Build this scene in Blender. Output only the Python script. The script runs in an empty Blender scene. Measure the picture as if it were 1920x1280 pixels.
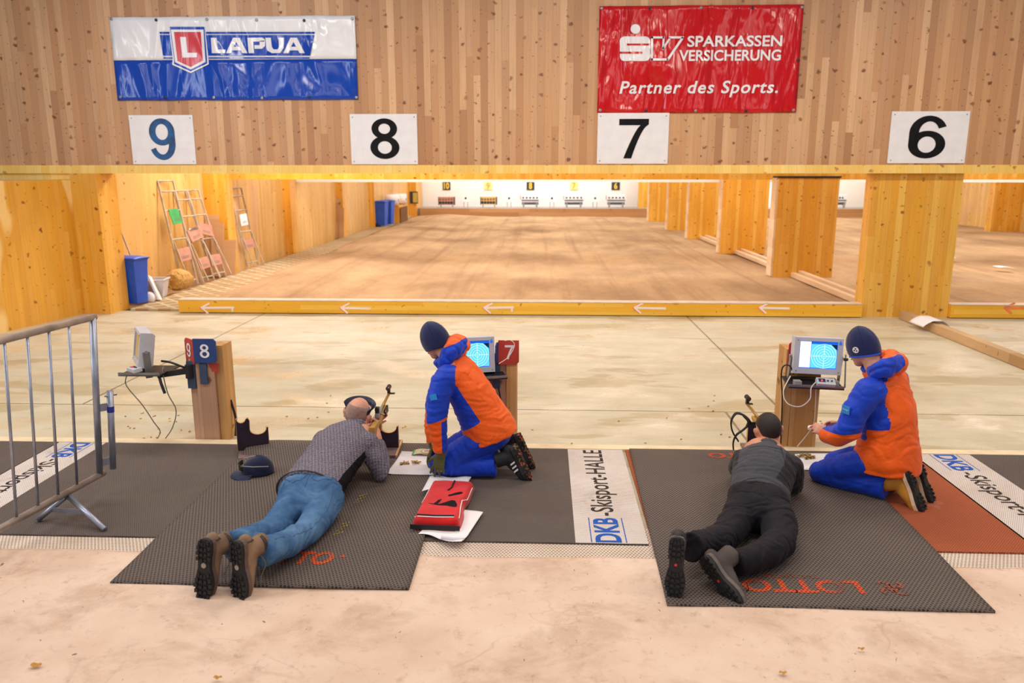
import bpy, bmesh, math, random
from mathutils import Vector as V, Matrix, noise as mnoise
SC = bpy.context.scene
COL = SC.collection
R = math.radians
# ------------------------------------------------------------------ camera
F = 1462.0                      # focal length in pixels of a 1920 px frame
CAMZ = 2.15
TH = math.atan(314 / F)
PSI = math.atan(60 / math.hypot(F, 314))
FWD = V((-math.sin(PSI) * math.cos(TH), math.cos(PSI) * math.cos(TH), -math.sin(TH)))
RGT = V((math.cos(PSI), math.sin(PSI), 0))
UPV = RGT.cross(FWD)
cd = bpy.data.cameras.new('camera'); cam = bpy.data.objects.new('camera', cd); COL.objects.link(cam)
cam.matrix_world = Matrix(((RGT.x, UPV.x, -FWD.x, 0), (RGT.y, UPV.y, -FWD.y, 0), (RGT.z, UPV.z, -FWD.z, CAMZ), (0, 0, 0, 1)))
cd.sensor_width = 36; cd.sensor_fit = 'HORIZONTAL'; cd.lens = F / 1920 * 36
cd.clip_end = 200; cd.clip_start = .05
cd.dof.use_dof = True; cd.dof.focus_distance = 5.6; cd.dof.aperture_fstop = 2.2
SC.camera = cam
# ------------------------------------------------------------------ light
SC.view_settings.view_transform = 'Standard'; SC.view_settings.look = 'None'
SC.view_settings.gamma = 1; SC.view_settings.use_curve_mapping = False
SC.view_settings.exposure = -0.32
W = bpy.data.worlds.new('world'); SC.world = W; W.use_nodes = True
W.node_tree.nodes['Background'].inputs[0].default_value = (.86, .90, 1.0, 1)
W.node_tree.nodes['Background'].inputs[1].default_value = .36
def lamp(name, loc, size, sizey, power, col, rot=(0, 0, 0), spread=math.pi):
    l = bpy.data.lights.new(name, 'AREA'); l.shape = 'RECTANGLE'; l.size = size; l.size_y = sizey
    l.energy = power; l.color = col; l.spread = spread
    o = bpy.data.objects.new(name, l); COL.objects.link(o); o.location = loc; o.rotation_euler = rot
    return o
WARM = (1, .88, .74); NEUT = (1, .95, .88); COOL = (.80, .88, 1); DAY = (1, .98, .96)
# ceiling lamps of the firing hall (above and behind the firing line)
for x in (-4.8, 0.6, 6.0):
    lamp('hall_lamp', (x, 8.2, 5.6), 3.2, .5, 185, NEUT if x < 0 else WARM)
    lamp('hall_lamp', (x, 3.4, 5.6), 3.2, .5, 130, WARM)
# daylight through the windows on the left side of the hall
lamp('hall_window', (-9.5, 3.0, 3.2), 5.5, 2.4, 420, COOL, (0, R(-82), 0))
# added lamp behind the camera for banner gloss and frontal fill, no known window
lamp('hall_window_rear', (-1.0, -3.2, 5.2), 21, 1.1, 250, DAY, (R(84), 0, 0))
# daylight gaps in the range roof, one per bay between the baffles
lamp('roof_light', (-5.2, 15.5, 4.3), 3.0, 1.3, 300, DAY)
for y, p in ((15.5, 330), (19.5, 380), (24.5, 360), (29.3, 360), (34.5, 380), (40.2, 560)):
    lamp('roof_light', (-1.0, y, 4.3), 10.5, 1.3, p, DAY)
    lamp('roof_light', (11.5, y, 4.3), 10, 1.6, p, DAY)

# ------------------------------------------------------------------ survey of the photographed place: picture ray -> point in the place
CAM = V((0, 0, CAMZ))
def ray(x, y): return FWD * F + RGT * (x - 960) - UPV * (y - 640)
def G(x, y, z=0.0):
    r = ray(x, y); return CAM + r * ((z - CAMZ) / r.z)
def PY(x, y, Y):
    r = ray(x, y); return CAM + r * (Y / r.y)
# ------------------------------------------------------------------ object helpers
def tag(o, label=None, cat=None, group=None, kind=None):
    if label: o['label'] = label
    if cat: o['category'] = cat
    if group: o['group'] = group
    if kind: o['kind'] = kind
    return o
def thing(name, label, cat, loc=(0, 0, 0), rz=0.0, group=None):
    o = bpy.data.objects.new(name, None); COL.objects.link(o); o.empty_display_size = .1
    o.location = loc; o.rotation_euler = (0, 0, rz)
    return tag(o, label, cat, group)
def rootmat(o):
    m = Matrix.LocRotScale(o.location, o.rotation_euler, None)
    return rootmat(o.parent) @ m if o.parent else m
def dup(root, loc=None, rz=None, label=None):
    r = root.copy(); COL.objects.link(r)
    if loc is not None: r.location = loc
    if rz is not None: r.rotation_euler = (r.rotation_euler[0], r.rotation_euler[1], rz)
    if label: r['label'] = label
    for ch in list(root.children):
        c = ch.copy(); COL.objects.link(c); c.parent = r
        for g in list(ch.children):
            d = g.copy(); COL.objects.link(d); d.parent = c
    return r
class MB:
    """collects shapes, links them as ONE mesh object"""
    def __init__(s): s.v = []; s.f = []; s.mi = []; s.m = 0
    def add(s, vs, fs, M=None):
        b = len(s.v)
        for p in vs:
            p = V(p); s.v.append(M @ p if M else p)
        for f in fs: s.f.append([b + i for i in f]); s.mi.append(s.m)
        return s
    def box(s, c, d, M=None, rot=None):
        x, y, z = d[0] / 2, d[1] / 2, d[2] / 2
        vs = [V((sx * x, sy * y, sz * z)) for sx in (-1, 1) for sy in (-1, 1) for sz in (-1, 1)]
        if rot is not None:
            e = rot if isinstance(rot, Matrix) else Matrix.Rotation(rot[2], 3, 'Z') @ Matrix.Rotation(rot[1], 3, 'Y') @ Matrix.Rotation(rot[0], 3, 'X')
            vs = [e @ p for p in vs]
        vs = [p + V(c) for p in vs]
        return s.add(vs, [(0, 1, 3, 2), (4, 6, 7, 5), (0, 4, 5, 1), (2, 3, 7, 6), (0, 2, 6, 4), (1, 5, 7, 3)], M)
    def bar(s, p0, p1, w, h, up=(0, 0, 1), M=None):
        p0 = V(p0); p1 = V(p1); d = (p1 - p0); L = d.length; d.normalize(); u = V(up)
        sd = d.cross(u)
        if sd.length < 1e-5: sd = d.cross(V((1, 0, 0)))
        sd.normalize(); u = sd.cross(d)
        vs = []
        for p in (p0, p1):
            for a, b in ((-1, -1), (1, -1), (1, 1), (-1, 1)): vs.append(p + sd * (a * w / 2) + u * (b * h / 2))
        return s.add(vs, [(3, 2, 1, 0), (4, 5, 6, 7), (0, 1, 5, 4), (1, 2, 6, 5), (2, 3, 7, 6), (3, 0, 4, 7)], M)
    def tube(s, pts, rad, seg=12, up=None, caps=True, M=None, dome=False):
        """round or elliptic tube; rad: number, list of numbers or list of (side, up) pairs"""
        pts = [V(p) for p in pts]; n = len(pts)
        if not isinstance(rad, (list, tuple)): rad = [rad] * n
        rad = [(r, r) if not isinstance(r, (list, tuple)) else r for r in rad]
        ts = []
        for i in range(n):
            t = pts[min(i + 1, n - 1)] - pts[max(i - 1, 0)]; t.normalize(); ts.append(t)
        if dome:
            a, b = rad[0]; k = max(a, b)
            e0 = [(pts[0] - ts[0] * k * c, (a * q, b * q)) for c, q in ((.92, .38), (.7, .72), (.38, .93))]
            a2, b2 = rad[-1]; k2 = max(a2, b2)
            e1 = [(pts[-1] + ts[-1] * k2 * c, (a2 * q, b2 * q)) for c, q in ((.38, .93), (.7, .72), (.92, .38))]
            pts = [p for p, r in e0] + pts + [p for p, r in e1]; rad = [r for p, r in e0] + list(rad) + [r for p, r in e1]
            ts = [ts[0]] * 3 + ts + [ts[-1]] * 3; n = len(pts)
        u = V(up) if up is not None else (V((0, 0, 1)) if abs(ts[0].z) < .9 else V((0, 1, 0)))
        rings = []; vs = []
        for i in range(n):
            t = ts[i]; u2 = (V(up) if up is not None else u); u2 = u2 - t * u2.dot(t)
            if u2.length < 1e-4: u2 = u - t * u.dot(t)
            u2.normalize(); u = u2; sd = t.cross(u2)
            a, b = rad[i]
            for k in range(seg):
                an = 2 * math.pi * k / seg
                vs.append(pts[i] + sd * (a * math.cos(an)) + u2 * (b * math.sin(an)))
        fs = []
        for i in range(n - 1):
            for k in range(seg):
                k2 = (k + 1) % seg
                fs.append((i * seg + k, i * seg + k2, (i + 1) * seg + k2, (i + 1) * seg + k))
        if caps:
            fs.append(tuple(reversed(range(seg)))); fs.append(tuple(range((n - 1) * seg, n * seg)))
        return s.add(vs, fs, M)
    def ball(s, c, r, seg=16, M=None, rot=None):
        if not isinstance(r, (list, tuple)): r = (r, r, r)
        vs = []; fs = []; rings = seg // 2
        for i in range(1, rings):
            ph = math.pi * i / rings
            for k in range(seg):
                an = 2 * math.pi * k / seg
                p = V((r[0] * math.sin(ph) * math.cos(an), r[1] * math.sin(ph) * math.sin(an), r[2] * math.cos(ph)))
                vs.append(p)
        top = len(vs); vs.append(V((0, 0, r[2]))); vs.append(V((0, 0, -r[2])))
        for i in range(rings - 2):
            for k in range(seg):
                k2 = (k + 1) % seg
                fs.append((i * seg + k, (i + 1) * seg + k, (i + 1) * seg + k2, i * seg + k2))
        for k in range(seg):
            k2 = (k + 1) % seg
            fs.append((top, k, k2)); fs.append((top + 1, (rings - 2) * seg + k2, (rings - 2) * seg + k))
        if rot is not None: vs = [rot @ p for p in vs]
        return s.add([p + V(c) for p in vs], fs, M)
    def lathe(s, prof, seg=20, M=None):
        """profile of (radius, z) about +z"""
        vs = []; fs = []; n = len(prof)
        for r, z in prof:
            for k in range(seg):
                an = 2 * math.pi * k / seg; vs.append(V((r * math.cos(an), r * math.sin(an), z)))
        for i in range(n - 1):
            for k in range(seg):
                k2 = (k + 1) % seg; fs.append((i * seg + k, i * seg + k2, (i + 1) * seg + k2, (i + 1) * seg + k))
        fs.append(tuple(reversed(range(seg)))); fs.append(tuple(range((n - 1) * seg, n * seg)))
        return s.add(vs, fs, M)
    def prism(s, poly, z0, z1, M=None):
        n = len(poly)
        vs = [V((p[0], p[1], z0)) for p in poly] + [V((p[0], p[1], z1)) for p in poly]
        fs = [tuple(reversed(range(n))), tuple(range(n, 2 * n))]
        for i in range(n): fs.append((i, (i + 1) % n, n + (i + 1) % n, n + i))
        return s.add(vs, fs, M)
    def flat(s, poly, z=0.0, M=None):
        return s.add([V((p[0], p[1], z)) for p in poly], [tuple(range(len(poly)))], M)
    def ring(s, c, r0, r1, seg=32, z=0.0, a0=0.0, a1=2 * math.pi, M=None):
        vs = []; fs = []
        for k in range(seg + 1):
            an = a0 + (a1 - a0) * k / seg
            for r in (r0, r1): vs.append(V((c[0] + r * math.cos(an), c[1] + r * math.sin(an), z)))
        for k in range(seg): fs.append((2 * k, 2 * k + 1, 2 * k + 3, 2 * k + 2))
        return s.add(vs, fs, M)
    def grid(s, fn, nu, nv, M=None):
        vs = [V(fn(i / nu, j / nv)) for j in range(nv + 1) for i in range(nu + 1)]
        fs = [(j * (nu + 1) + i, j * (nu + 1) + i + 1, (j + 1) * (nu + 1) + i + 1, (j + 1) * (nu + 1) + i) for j in range(nv) for i in range(nu)]
        return s.add(vs, fs, M)
    def text(s, body, x, y, w, h, z=0.0, ex=0.002, bold=0.0, shear=0.0, M=None, spacing=1.0):
        """lettering fitted into the box x..x+w, y..y+h of the local xy plane"""
        c = bpy.data.curves.new('lettering', 'FONT'); c.body = body; c.size = 1; c.offset = bold; c.shear = shear
        c.space_character = spacing; c.resolution_u = 4
        o = bpy.data.objects.new('lettering', c); COL.objects.link(o)
        dg = bpy.context.evaluated_depsgraph_get()
        me = bpy.data.meshes.new_from_object(o.evaluated_get(dg))
        bpy.data.objects.remove(o); bpy.data.curves.remove(c)
        xs = [v.co.x for v in me.vertices]; ys = [v.co.y for v in me.vertices]
        x0, x1, y0, y1 = min(xs), max(xs), min(ys), max(ys)
        pts = [V((x + (v.co.x - x0) / (x1 - x0) * w, y + (v.co.y - y0) / (y1 - y0) * h, z)) for v in me.vertices]
        fs = [tuple(p.vertices) for p in me.polygons]
        bpy.data.meshes.remove(me)
        return s.add(pts, fs, M)
    def build(s, name, mat=None, parent=None, world=False, smooth=False, bevel=0.0, bseg=2, weld=False, loc=None, thick=0.0):
        """world=True: points are in world space and become local to the parent"""
        vs = s.v
        if world and parent is not None:
            inv = rootmat(parent).inverted(); vs = [inv @ p for p in vs]
        if loc is not None: vs = [p - V(loc) for p in vs]
        me = bpy.data.meshes.new(name); me.from_pydata([tuple(p) for p in vs], [], s.f)
        mats = mat if isinstance(mat, (list, tuple)) else [mat]
        for m in mats:
            if m: me.materials.append(m)
        if len(mats) > 1: me.polygons.foreach_set('material_index', s.mi)
        if weld:
            bm = bmesh.new(); bm.from_mesh(me); bmesh.ops.remove_doubles(bm, verts=bm.verts, dist=1e-5); bm.to_mesh(me); bm.free()
        bm = bmesh.new(); bm.from_mesh(me); bmesh.ops.recalc_face_normals(bm, faces=bm.faces); bm.to_mesh(me); bm.free()
        o = bpy.data.objects.new(name, me); COL.objects.link(o)
        if parent is not None: o.parent = parent
        if loc is not None: o.location = loc
        if thick:
            md = o.modifiers.new('solid', 'SOLIDIFY'); md.thickness = thick; md.offset = -1
        if bevel:
            md = o.modifiers.new('bevel', 'BEVEL'); md.width = bevel; md.segments = bseg; md.limit_method = 'ANGLE'; md.angle_limit = R(40)
        if smooth:
            me.polygons.foreach_set('use_smooth', [True] * len(me.polygons))
            if not bevel: me.update()
        me.update()
        return o
def frame(o, x, y, z=None):
    """matrix with columns x, y and their normal, at origin o"""
    x = V(x).normalized(); y = V(y); y = (y - x * y.dot(x)).normalized(); z = x.cross(y)
    return Matrix(((x.x, y.x, z.x, o[0]), (x.y, y.y, z.y, o[1]), (x.z, y.z, z.z, o[2]), (0, 0, 0, 1)))
def arc(c, r, a0, a1, n=12):
    return [(c[0] + r * math.cos(R(a0 + (a1 - a0) * i / n)), c[1] + r * math.sin(R(a0 + (a1 - a0) * i / n))) for i in range(n + 1)]
def rrect(x0, y0, x1, y1, r, n=5):
    return arc((x1 - r, y1 - r), r, 0, 90, n) + arc((x0 + r, y1 - r), r, 90, 180, n) + arc((x0 + r, y0 + r), r, 180, 270, n) + arc((x1 - r, y0 + r), r, 270, 360, n)
# ------------------------------------------------------------------ materials
def srgb(r, g, b):
    f = lambda c: (c / 255 / 12.92) if c / 255 <= .04045 else ((c / 255 + .055) / 1.055) ** 2.4
    return (f(r), f(g), f(b), 1)
class NT:
    def __init__(s, name):
        s.m = bpy.data.materials.new(name); s.m.use_nodes = True; s.t = s.m.node_tree
        s.b = s.t.nodes['Principled BSDF']
    def n(s, typ, **kw):
        nd = s.t.nodes.new(typ)
        for k, v in kw.items(): setattr(nd, k, v)
        return nd
    def setin(s, sock, v):
        if isinstance(v, bpy.types.NodeSocket): s.t.links.new(v, sock)
        else: sock.default_value = v
    def math(s, op, a, b=None, c=None, clamp=False):
        nd = s.n('ShaderNodeMath', operation=op); nd.use_clamp = clamp
        for i, v in enumerate((a, b, c)):
            if v is not None: s.setin(nd.inputs[i], v)
        return nd.outputs[0]
    def coord(s, kind='Object'): return s.n('ShaderNodeTexCoord').outputs[kind]
    def mapping(s, vec, scale=(1, 1, 1), rot=(0, 0, 0), loc=(0, 0, 0)):
        nd = s.n('ShaderNodeMapping'); s.setin(nd.inputs[0], vec)
        nd.inputs['Scale'].default_value = scale; nd.inputs['Rotation'].default_value = rot; nd.inputs['Location'].default_value = loc
        return nd.outputs[0]
    def noise(s, vec, scale=5, detail=3, rough=.5, dist=0.0):
        nd = s.n('ShaderNodeTexNoise'); s.setin(nd.inputs['Vector'], vec)
        nd.inputs['Scale'].default_value = scale; nd.inputs['Detail'].default_value = detail
        nd.inputs['Roughness'].default_value = rough; nd.inputs['Distortion'].default_value = dist
        return nd.outputs['Fac']
    def ramp(s, fac, stops, interp='LINEAR'):
        nd = s.n('ShaderNodeValToRGB'); s.setin(nd.inputs[0], fac); cr = nd.color_ramp; cr.interpolation = interp
        while len(cr.elements) < len(stops): cr.elements.new(.5)
        for e, (p, c) in zip(cr.elements, stops):
            e.position = p; e.color = c if isinstance(c, (tuple, list)) else (c, c, c, 1)
        return nd.outputs[0]
    def mix(s, fac, a, b, blend='MIX'):
        nd = s.n('ShaderNodeMix', data_type='RGBA', blend_type=blend)
        s.setin(nd.inputs[0], fac); s.setin(nd.inputs[6], a); s.setin(nd.inputs[7], b)
        return nd.outputs[2]
    def sep(s, vec):
        nd = s.n('ShaderNodeSeparateXYZ'); s.setin(nd.inputs[0], vec); return nd.outputs
    def comb(s, x=0, y=0, z=0):
        nd = s.n('ShaderNodeCombineXYZ')
        for i, v in enumerate((x, y, z)): s.setin(nd.inputs[i], v)
        return nd.outputs[0]
    def bump(s, h, strength=.3, dist=.01):
        nd = s.n('ShaderNodeBump'); nd.inputs['Strength'].default_value = strength; nd.inputs['Distance'].default_value = dist
        s.setin(nd.inputs['Height'], h); s.t.links.new(nd.outputs[0], s.b.inputs['Normal'])
    def out(s, col=None, rough=None, metal=None, spec=None, emit=None, estr=1.0, **kw):
        b = s.b.inputs
        if col is not None: s.setin(b['Base Color'], col)
        if rough is not None: s.setin(b['Roughness'], rough)
        if metal is not None: s.setin(b['Metallic'], metal)
        if spec is not None: s.setin(b['Specular IOR Level'], spec)
        if emit is not None: s.setin(b['Emission Color'], emit); b['Emission Strength'].default_value = estr
        for k, v in kw.items(): s.setin(b[k], v)
        return s.m
MC = {}
def plain(name, c, rough=.5, metal=0.0, spec=.5, bump=0.0, bscale=60, var=.08):
    """one paint, plastic or metal with a little tonal wear"""
    if name in MC: return MC[name]
    t = NT(name); c = srgb(*c) if max(c) > 1.01 else (*c, 1) if len(c) == 3 else c
    f = t.noise(t.coord(), 7, 3)
    d = tuple(x * (1 - var * 1.6) for x in c[:3]) + (1,); e = tuple(min(1, x * (1 + var)) for x in c[:3]) + (1,)
    col = t.ramp(f, [(.3, d), (.7, e)])
    if bump: t.bump(t.noise(t.coord(), bscale, 2), bump, .004)
    MC[name] = t.out(col, rough, metal, spec); return MC[name]
def fabric(name, c, rough=.85, weave=500, folds=.5, fscale=9, sheen=.2, var=.12):
    if name in MC: return MC[name]
    t = NT(name); c = srgb(*c)
    co = t.coord()
    f = t.noise(co, 5, 4)
    col = t.ramp(f, [(.3, tuple(x * (1 - var * 1.5) for x in c[:3]) + (1,)), (.7, tuple(min(1, x * (1 + var)) for x in c[:3]) + (1,))])
    h = t.math('ADD', t.math('MULTIPLY', t.noise(co, fscale, 3, .55, .6), 1.0), t.math('MULTIPLY', t.noise(co, weave, 1), .05))
    t.bump(h, folds, .02)
    MC[name] = t.out(col, rough, 0.0, .25, **{'Sheen Weight': sheen}); return MC[name]
def boards(name, tints, bw, u='x', along='z', knots=3.2, kcol=(95, 50, 20), rough=.5, gap=.35, grain=.25, dens=.5, wear=None, ksize=.085):
    """glued softwood boards: u is the axis across the boards ('xy' walks round corners), along the grain direction"""
    t = NT(name); co = t.coord(); X, Y, Z = t.sep(co)
    U = {'x': X, 'y': Y, 'z': Z}.get(u) or t.math('ADD', X, Y)
    A = {'x': X, 'y': Y, 'z': Z}[along]
    q = t.math('DIVIDE', U, bw); fl = t.math('FLOOR', q); fr = t.math('FRACT', q)
    # boards are jointed lengthwise, each row with its own offset
    w0 = t.n('ShaderNodeTexWhiteNoise', noise_dimensions='1D'); t.setin(w0.inputs['W'], fl)
    seg = t.math('FLOOR', t.math('ADD', t.math('DIVIDE', A, 3.1), t.math('MULTIPLY', w0.outputs[0], 7.3)))
    wn = t.n('ShaderNodeTexWhiteNoise', noise_dimensions='2D'); t.setin(wn.inputs['Vector'], t.comb(fl, seg))
    r = wn.outputs[0]
    st = [srgb(*c) for c in tints]
    base = t.ramp(r, [(i / max(1, len(st) - 1), c) for i, c in enumerate(st)])
    gv = t.comb(t.math('MULTIPLY', U, 55), t.math('MULTIPLY', A, 1.6), t.math('MULTIPLY', r, 30))
    g = t.noise(gv, 1, 4, .6)
    col = t.mix(t.math('MULTIPLY', t.ramp(g, [(.35, 0.0), (.75, 1.0)]), grain), base, tuple(c * .55 for c in st[-1][:3]) + (1,))
    big = t.noise(t.comb(t.math('MULTIPLY', U, 2.2), t.math('MULTIPLY', A, .7), 0), 1, 3)
    col = t.mix(t.math('MULTIPLY', t.ramp(big, [(.45, 0.0), (.75, 1.0)]), .3), col, tuple(c * .6 for c in st[0][:3]) + (1,))
    if knots:
        wob = t.noise(co, 16, 3); wob2 = t.noise(t.mapping(co, loc=(5, 3, 2)), 13, 3)
        kv = t.comb(t.math('ADD', t.math('MULTIPLY', U, knots * 1.15), t.math('MULTIPLY', wob, .42)), t.math('ADD', t.math('MULTIPLY', A, knots * 1.25), t.math('MULTIPLY', wob2, .42)), 0)
        vo = t.n('ShaderNodeTexVoronoi', voronoi_dimensions='2D'); t.setin(vo.inputs['Vector'], kv); vo.inputs['Scale'].default_value = 1
        kr = t.sep(vo.outputs['Color']); kr2 = kr[1]
        rad = t.math('MULTIPLY', t.math('MAXIMUM', t.math('SUBTRACT', kr[0], 1 - dens), 0.0), ksize / dens * 1.6)
        k = t.math('SUBTRACT', 1.0, t.math('DIVIDE', vo.outputs['Distance'], t.math('ADD', rad, .001)), clamp=True)
        k = t.math('MINIMUM', t.math('MULTIPLY', k, 2.2), 1.0)
        col = t.mix(t.math('MULTIPLY', k, t.math('ADD', .45, t.math('MULTIPLY', kr2, .5))), col, srgb(*kcol))
        # small dark pin knots and bark streaks
        v2 = t.n('ShaderNodeTexVoronoi', voronoi_dimensions='2D'); v2.inputs['Scale'].default_value = 1
        t.setin(v2.inputs['Vector'], t.comb(t.math('ADD', t.math('MULTIPLY', U, knots * 2.1), t.math('MULTIPLY', t.noise(co, 12, 2), .8)), t.math('MULTIPLY', A, knots * 3.6), 3))
        c2 = t.sep(v2.outputs['Color'])
        k2 = t.math('MULTIPLY', t.math('LESS_THAN', v2.outputs['Distance'], t.math('MULTIPLY', c2[0], .10)), t.math('GREATER_THAN', c2[1], 1 - dens * .55))
        col = t.mix(t.math('MULTIPLY', k2, .7), col, srgb(*kcol))
    e = t.math('MINIMUM', fr, t.math('SUBTRACT', 1.0, fr))
    ln = t.math('LESS_THAN', e, .018)
    col = t.mix(t.math('MULTIPLY', ln, t.math('MULTIPLY', r, gap * 1.6)), col, tuple(c * .35 for c in st[0][:3]) + (1,))
    if wear:
        wc, lo, hi, sc = wear
        wf = t.ramp(t.noise(t.comb(t.math('MULTIPLY', U, 1.3 * sc), t.math('MULTIPLY', A, .55 * sc), 7), 1, 2), [(lo, 0.0), (hi, 1.0)])
        col = t.mix(t.math('MULTIPLY', wf, .8), col, srgb(*wc))
    t.bump(t.math('SUBTRACT', t.math('MULTIPLY', g, .25), ln), .25, .004)
    return t.out(col, rough, 0.0, .4)
def holes(t, pitch, r0, r1, rz=0.0):
    """staggered grid of round holes in the local xy plane -> mask socket (1 in a hole)"""
    co = t.mapping(t.coord(), rot=(0, 0, rz)); X, Y, _ = t.sep(co)
    v = t.math('DIVIDE', Y, pitch * .866); row = t.math('FLOOR', v)
    u = t.math('ADD', t.math('DIVIDE', X, pitch), t.math('MULTIPLY', t.math('MODULO', t.math('ABSOLUTE', row), 2.0), .5))
    fx = t.math('SUBTRACT', t.math('FRACT', u), .5); fy = t.math('MULTIPLY', t.math('SUBTRACT', t.math('FRACT', v), .5), .866)
    d = t.math('SQRT', t.math('ADD', t.math('MULTIPLY', fx, fx), t.math('MULTIPLY', fy, fy)))
    return t.ramp(d, [(r0, 1.0), (r1, 0.0)])
def rubber(name, c, hole, pitch, r0=.2, r1=.33, rz=0.0, dirt=(120, 100, 85), rough=.75, damt=.5, worn=None):
    t = NT(name); h = holes(t, pitch, r0, r1, rz)
    co = t.coord(); c = srgb(*c)
    col = t.mix(t.math('MULTIPLY', t.ramp(t.noise(co, 2.2, 5, .6), [(.42, 0.0), (.72, 1.0)]), damt), c, srgb(*dirt))
    if worn:
        col = t.mix(t.math('MULTIPLY', t.ramp(t.noise(co, worn[1], 4, .7), [(worn[2], 0.0), (worn[3], 1.0)]), worn[4]), col, srgb(*worn[0]))
    col = t.mix(t.math('MULTIPLY', h, .92), col, srgb(*hole))
    t.bump(t.math('SUBTRACT', 1.0, h), .6, .006)
    return t.out(col, rough, 0.0, .3)
M = {}
M['wall'] = boards('pale_pine_boards', [(216, 164, 118), (192, 138, 94), (230, 184, 140), (204, 150, 106), (178, 126, 86), (224, 176, 134)], .105, 'x', 'z', 3.9, (104, 54, 24), .42, .7, .42, .85, ksize=.105)
M['varnish'] = boards('varnished_spruce', [(240, 178, 72), (232, 164, 50), (246, 192, 92), (228, 160, 56)], .10, 'xy', 'z', 3.8, (120, 60, 16), .32, .4, .34, .8, ksize=.10)
M['varnish_worn'] = boards('varnished_spruce_worn', [(240, 178, 72), (230, 160, 46), (246, 190, 88), (226, 156, 50)], .10, 'y', 'z', 3.4, (120, 60, 16), .34, .3, .3, .7, ksize=.11, wear=((250, 212, 140), .56, .6, 1.0))
M['range_wall'] = boards('range_wall_boards', [(232, 186, 112), (222, 174, 96), (238, 194, 126), (214, 164, 90)], .12, 'y', 'z', 2.6, (140, 84, 34), .45, .3, .3, .5, wear=((214, 172, 130), .58, .7, .8))
M['beam'] = boards('varnished_beam', [(250, 190, 60), (244, 178, 44), (252, 198, 76)], .07, 'z', 'x', 3.2, (150, 84, 20), .3, .12, .25, .5)
M['band'] = boards('pale_beam_band', [(252, 206, 110), (248, 196, 92), (254, 214, 124)], .12, 'x', 'z', 3.4, (170, 100, 40), .3, .3, .3, .5)
M['rough_timber'] = boards('rough_timber', [(196, 150, 104), (184, 138, 94), (206, 162, 118)], .2, 'z', 'x', 2.0, (120, 78, 46), .7, .1, .35, .4)
M['timber_y'] = boards('weathered_timber', [(196, 156, 108), (182, 140, 92), (210, 172, 124)], .2, 'z', 'y', 2.0, (120, 78, 46), .7, .1, .35, .4)
M['timber_pale'] = boards('pale_timber', [(236, 204, 166), (226, 192, 152), (242, 214, 180)], .2, 'z', 'y', 2.0, (170, 124, 80), .7, .1, .25, .3)
M['post'] = boards('post_timber', [(196, 150, 122), (186, 140, 112), (206, 160, 128)], .075, 'xy', 'z', 3.6, (84, 50, 36), .65, .5, .35, .5, ksize=.11)
M['post_warm'] = boards('post_timber_warm', [(204, 152, 92), (192, 138, 78), (212, 162, 104)], .075, 'xy', 'z', 3.6, (96, 56, 28), .6, .5, .35, .5, ksize=.11)
def mk_concrete():
    t = NT('stained_concrete'); co = t.coord(); X, Y, Z = t.sep(co)
    base = t.ramp(t.noise(co, 1.1, 6, .62), [(.25, srgb(190, 178, 150)), (.5, srgb(208, 196, 168)), (.8, srgb(220, 210, 186))])
    base = t.mix(t.math('MULTIPLY', t.ramp(t.noise(t.mapping(co, (.5, 2.2, 1)), 3.0, 5, .7), [(.42, 0.0), (.7, 1.0)]), .22), base, srgb(150, 132, 100))
    st = t.ramp(t.noise(t.mapping(co, (.55, 1.5, 1), loc=(1.7, .4, 0)), 1.15, 4, .55, .25), [(.575, 0.0), (.60, .8), (.8, 1.0)])
    col = t.mix(t.math('MULTIPLY', st, .5), base, srgb(164, 138, 86))
    st2 = t.ramp(t.noise(t.mapping(co, (1, 1.6, 1), loc=(4, 2, 0)), 2.6, 6, .7, .5), [(.63, 0.0), (.70, 1.0)])
    col = t.mix(t.math('MULTIPLY', st2, .35), col, srgb(140, 114, 74))
    fine = t.ramp(t.noise(co, 60, 3, .7), [(.35, .0), (.7, 1.0)])
    col = t.mix(t.math('MULTIPLY', fine, .14), col, srgb(110, 92, 66))
    def line(a, c, w): return t.math('LESS_THAN', t.math('ABSOLUTE', t.math('SUBTRACT', t.math('ADD', a, t.math('MULTIPLY', t.noise(co, 2.0, 3), .012)), c)), w)
    far = t.math('GREATER_THAN', Y, 6.99)
    j = t.math('MAXIMUM', line(Y, 6.99, .011), t.math('MULTIPLY', far, t.math('MAXIMUM', line(X, 2.23, .012), line(X, -4.38, .012))))
    j = t.math('MAXIMUM', j, t.math('MULTIPLY', t.math('SUBTRACT', 1.0, far), line(X, 1.70, .011)))
    col = t.mix(t.math('MULTIPLY', j, .75), col, srgb(96, 78, 56))
    wet = t.ramp(t.noise(t.mapping(co, (1.0, 1.5, 1), loc=(1.2, 0, 0)), 1.25, 5, .6, .4), [(.48, .6), (.56, .38), (.68, .2)])
    t.bump(t.math('SUBTRACT', t.math('MULTIPLY', t.noise(co, 24, 3), .3), j), .12, .006)
    return t.out(col, wet, 0.0, .5)
M['concrete'] = mk_concrete()
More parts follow.
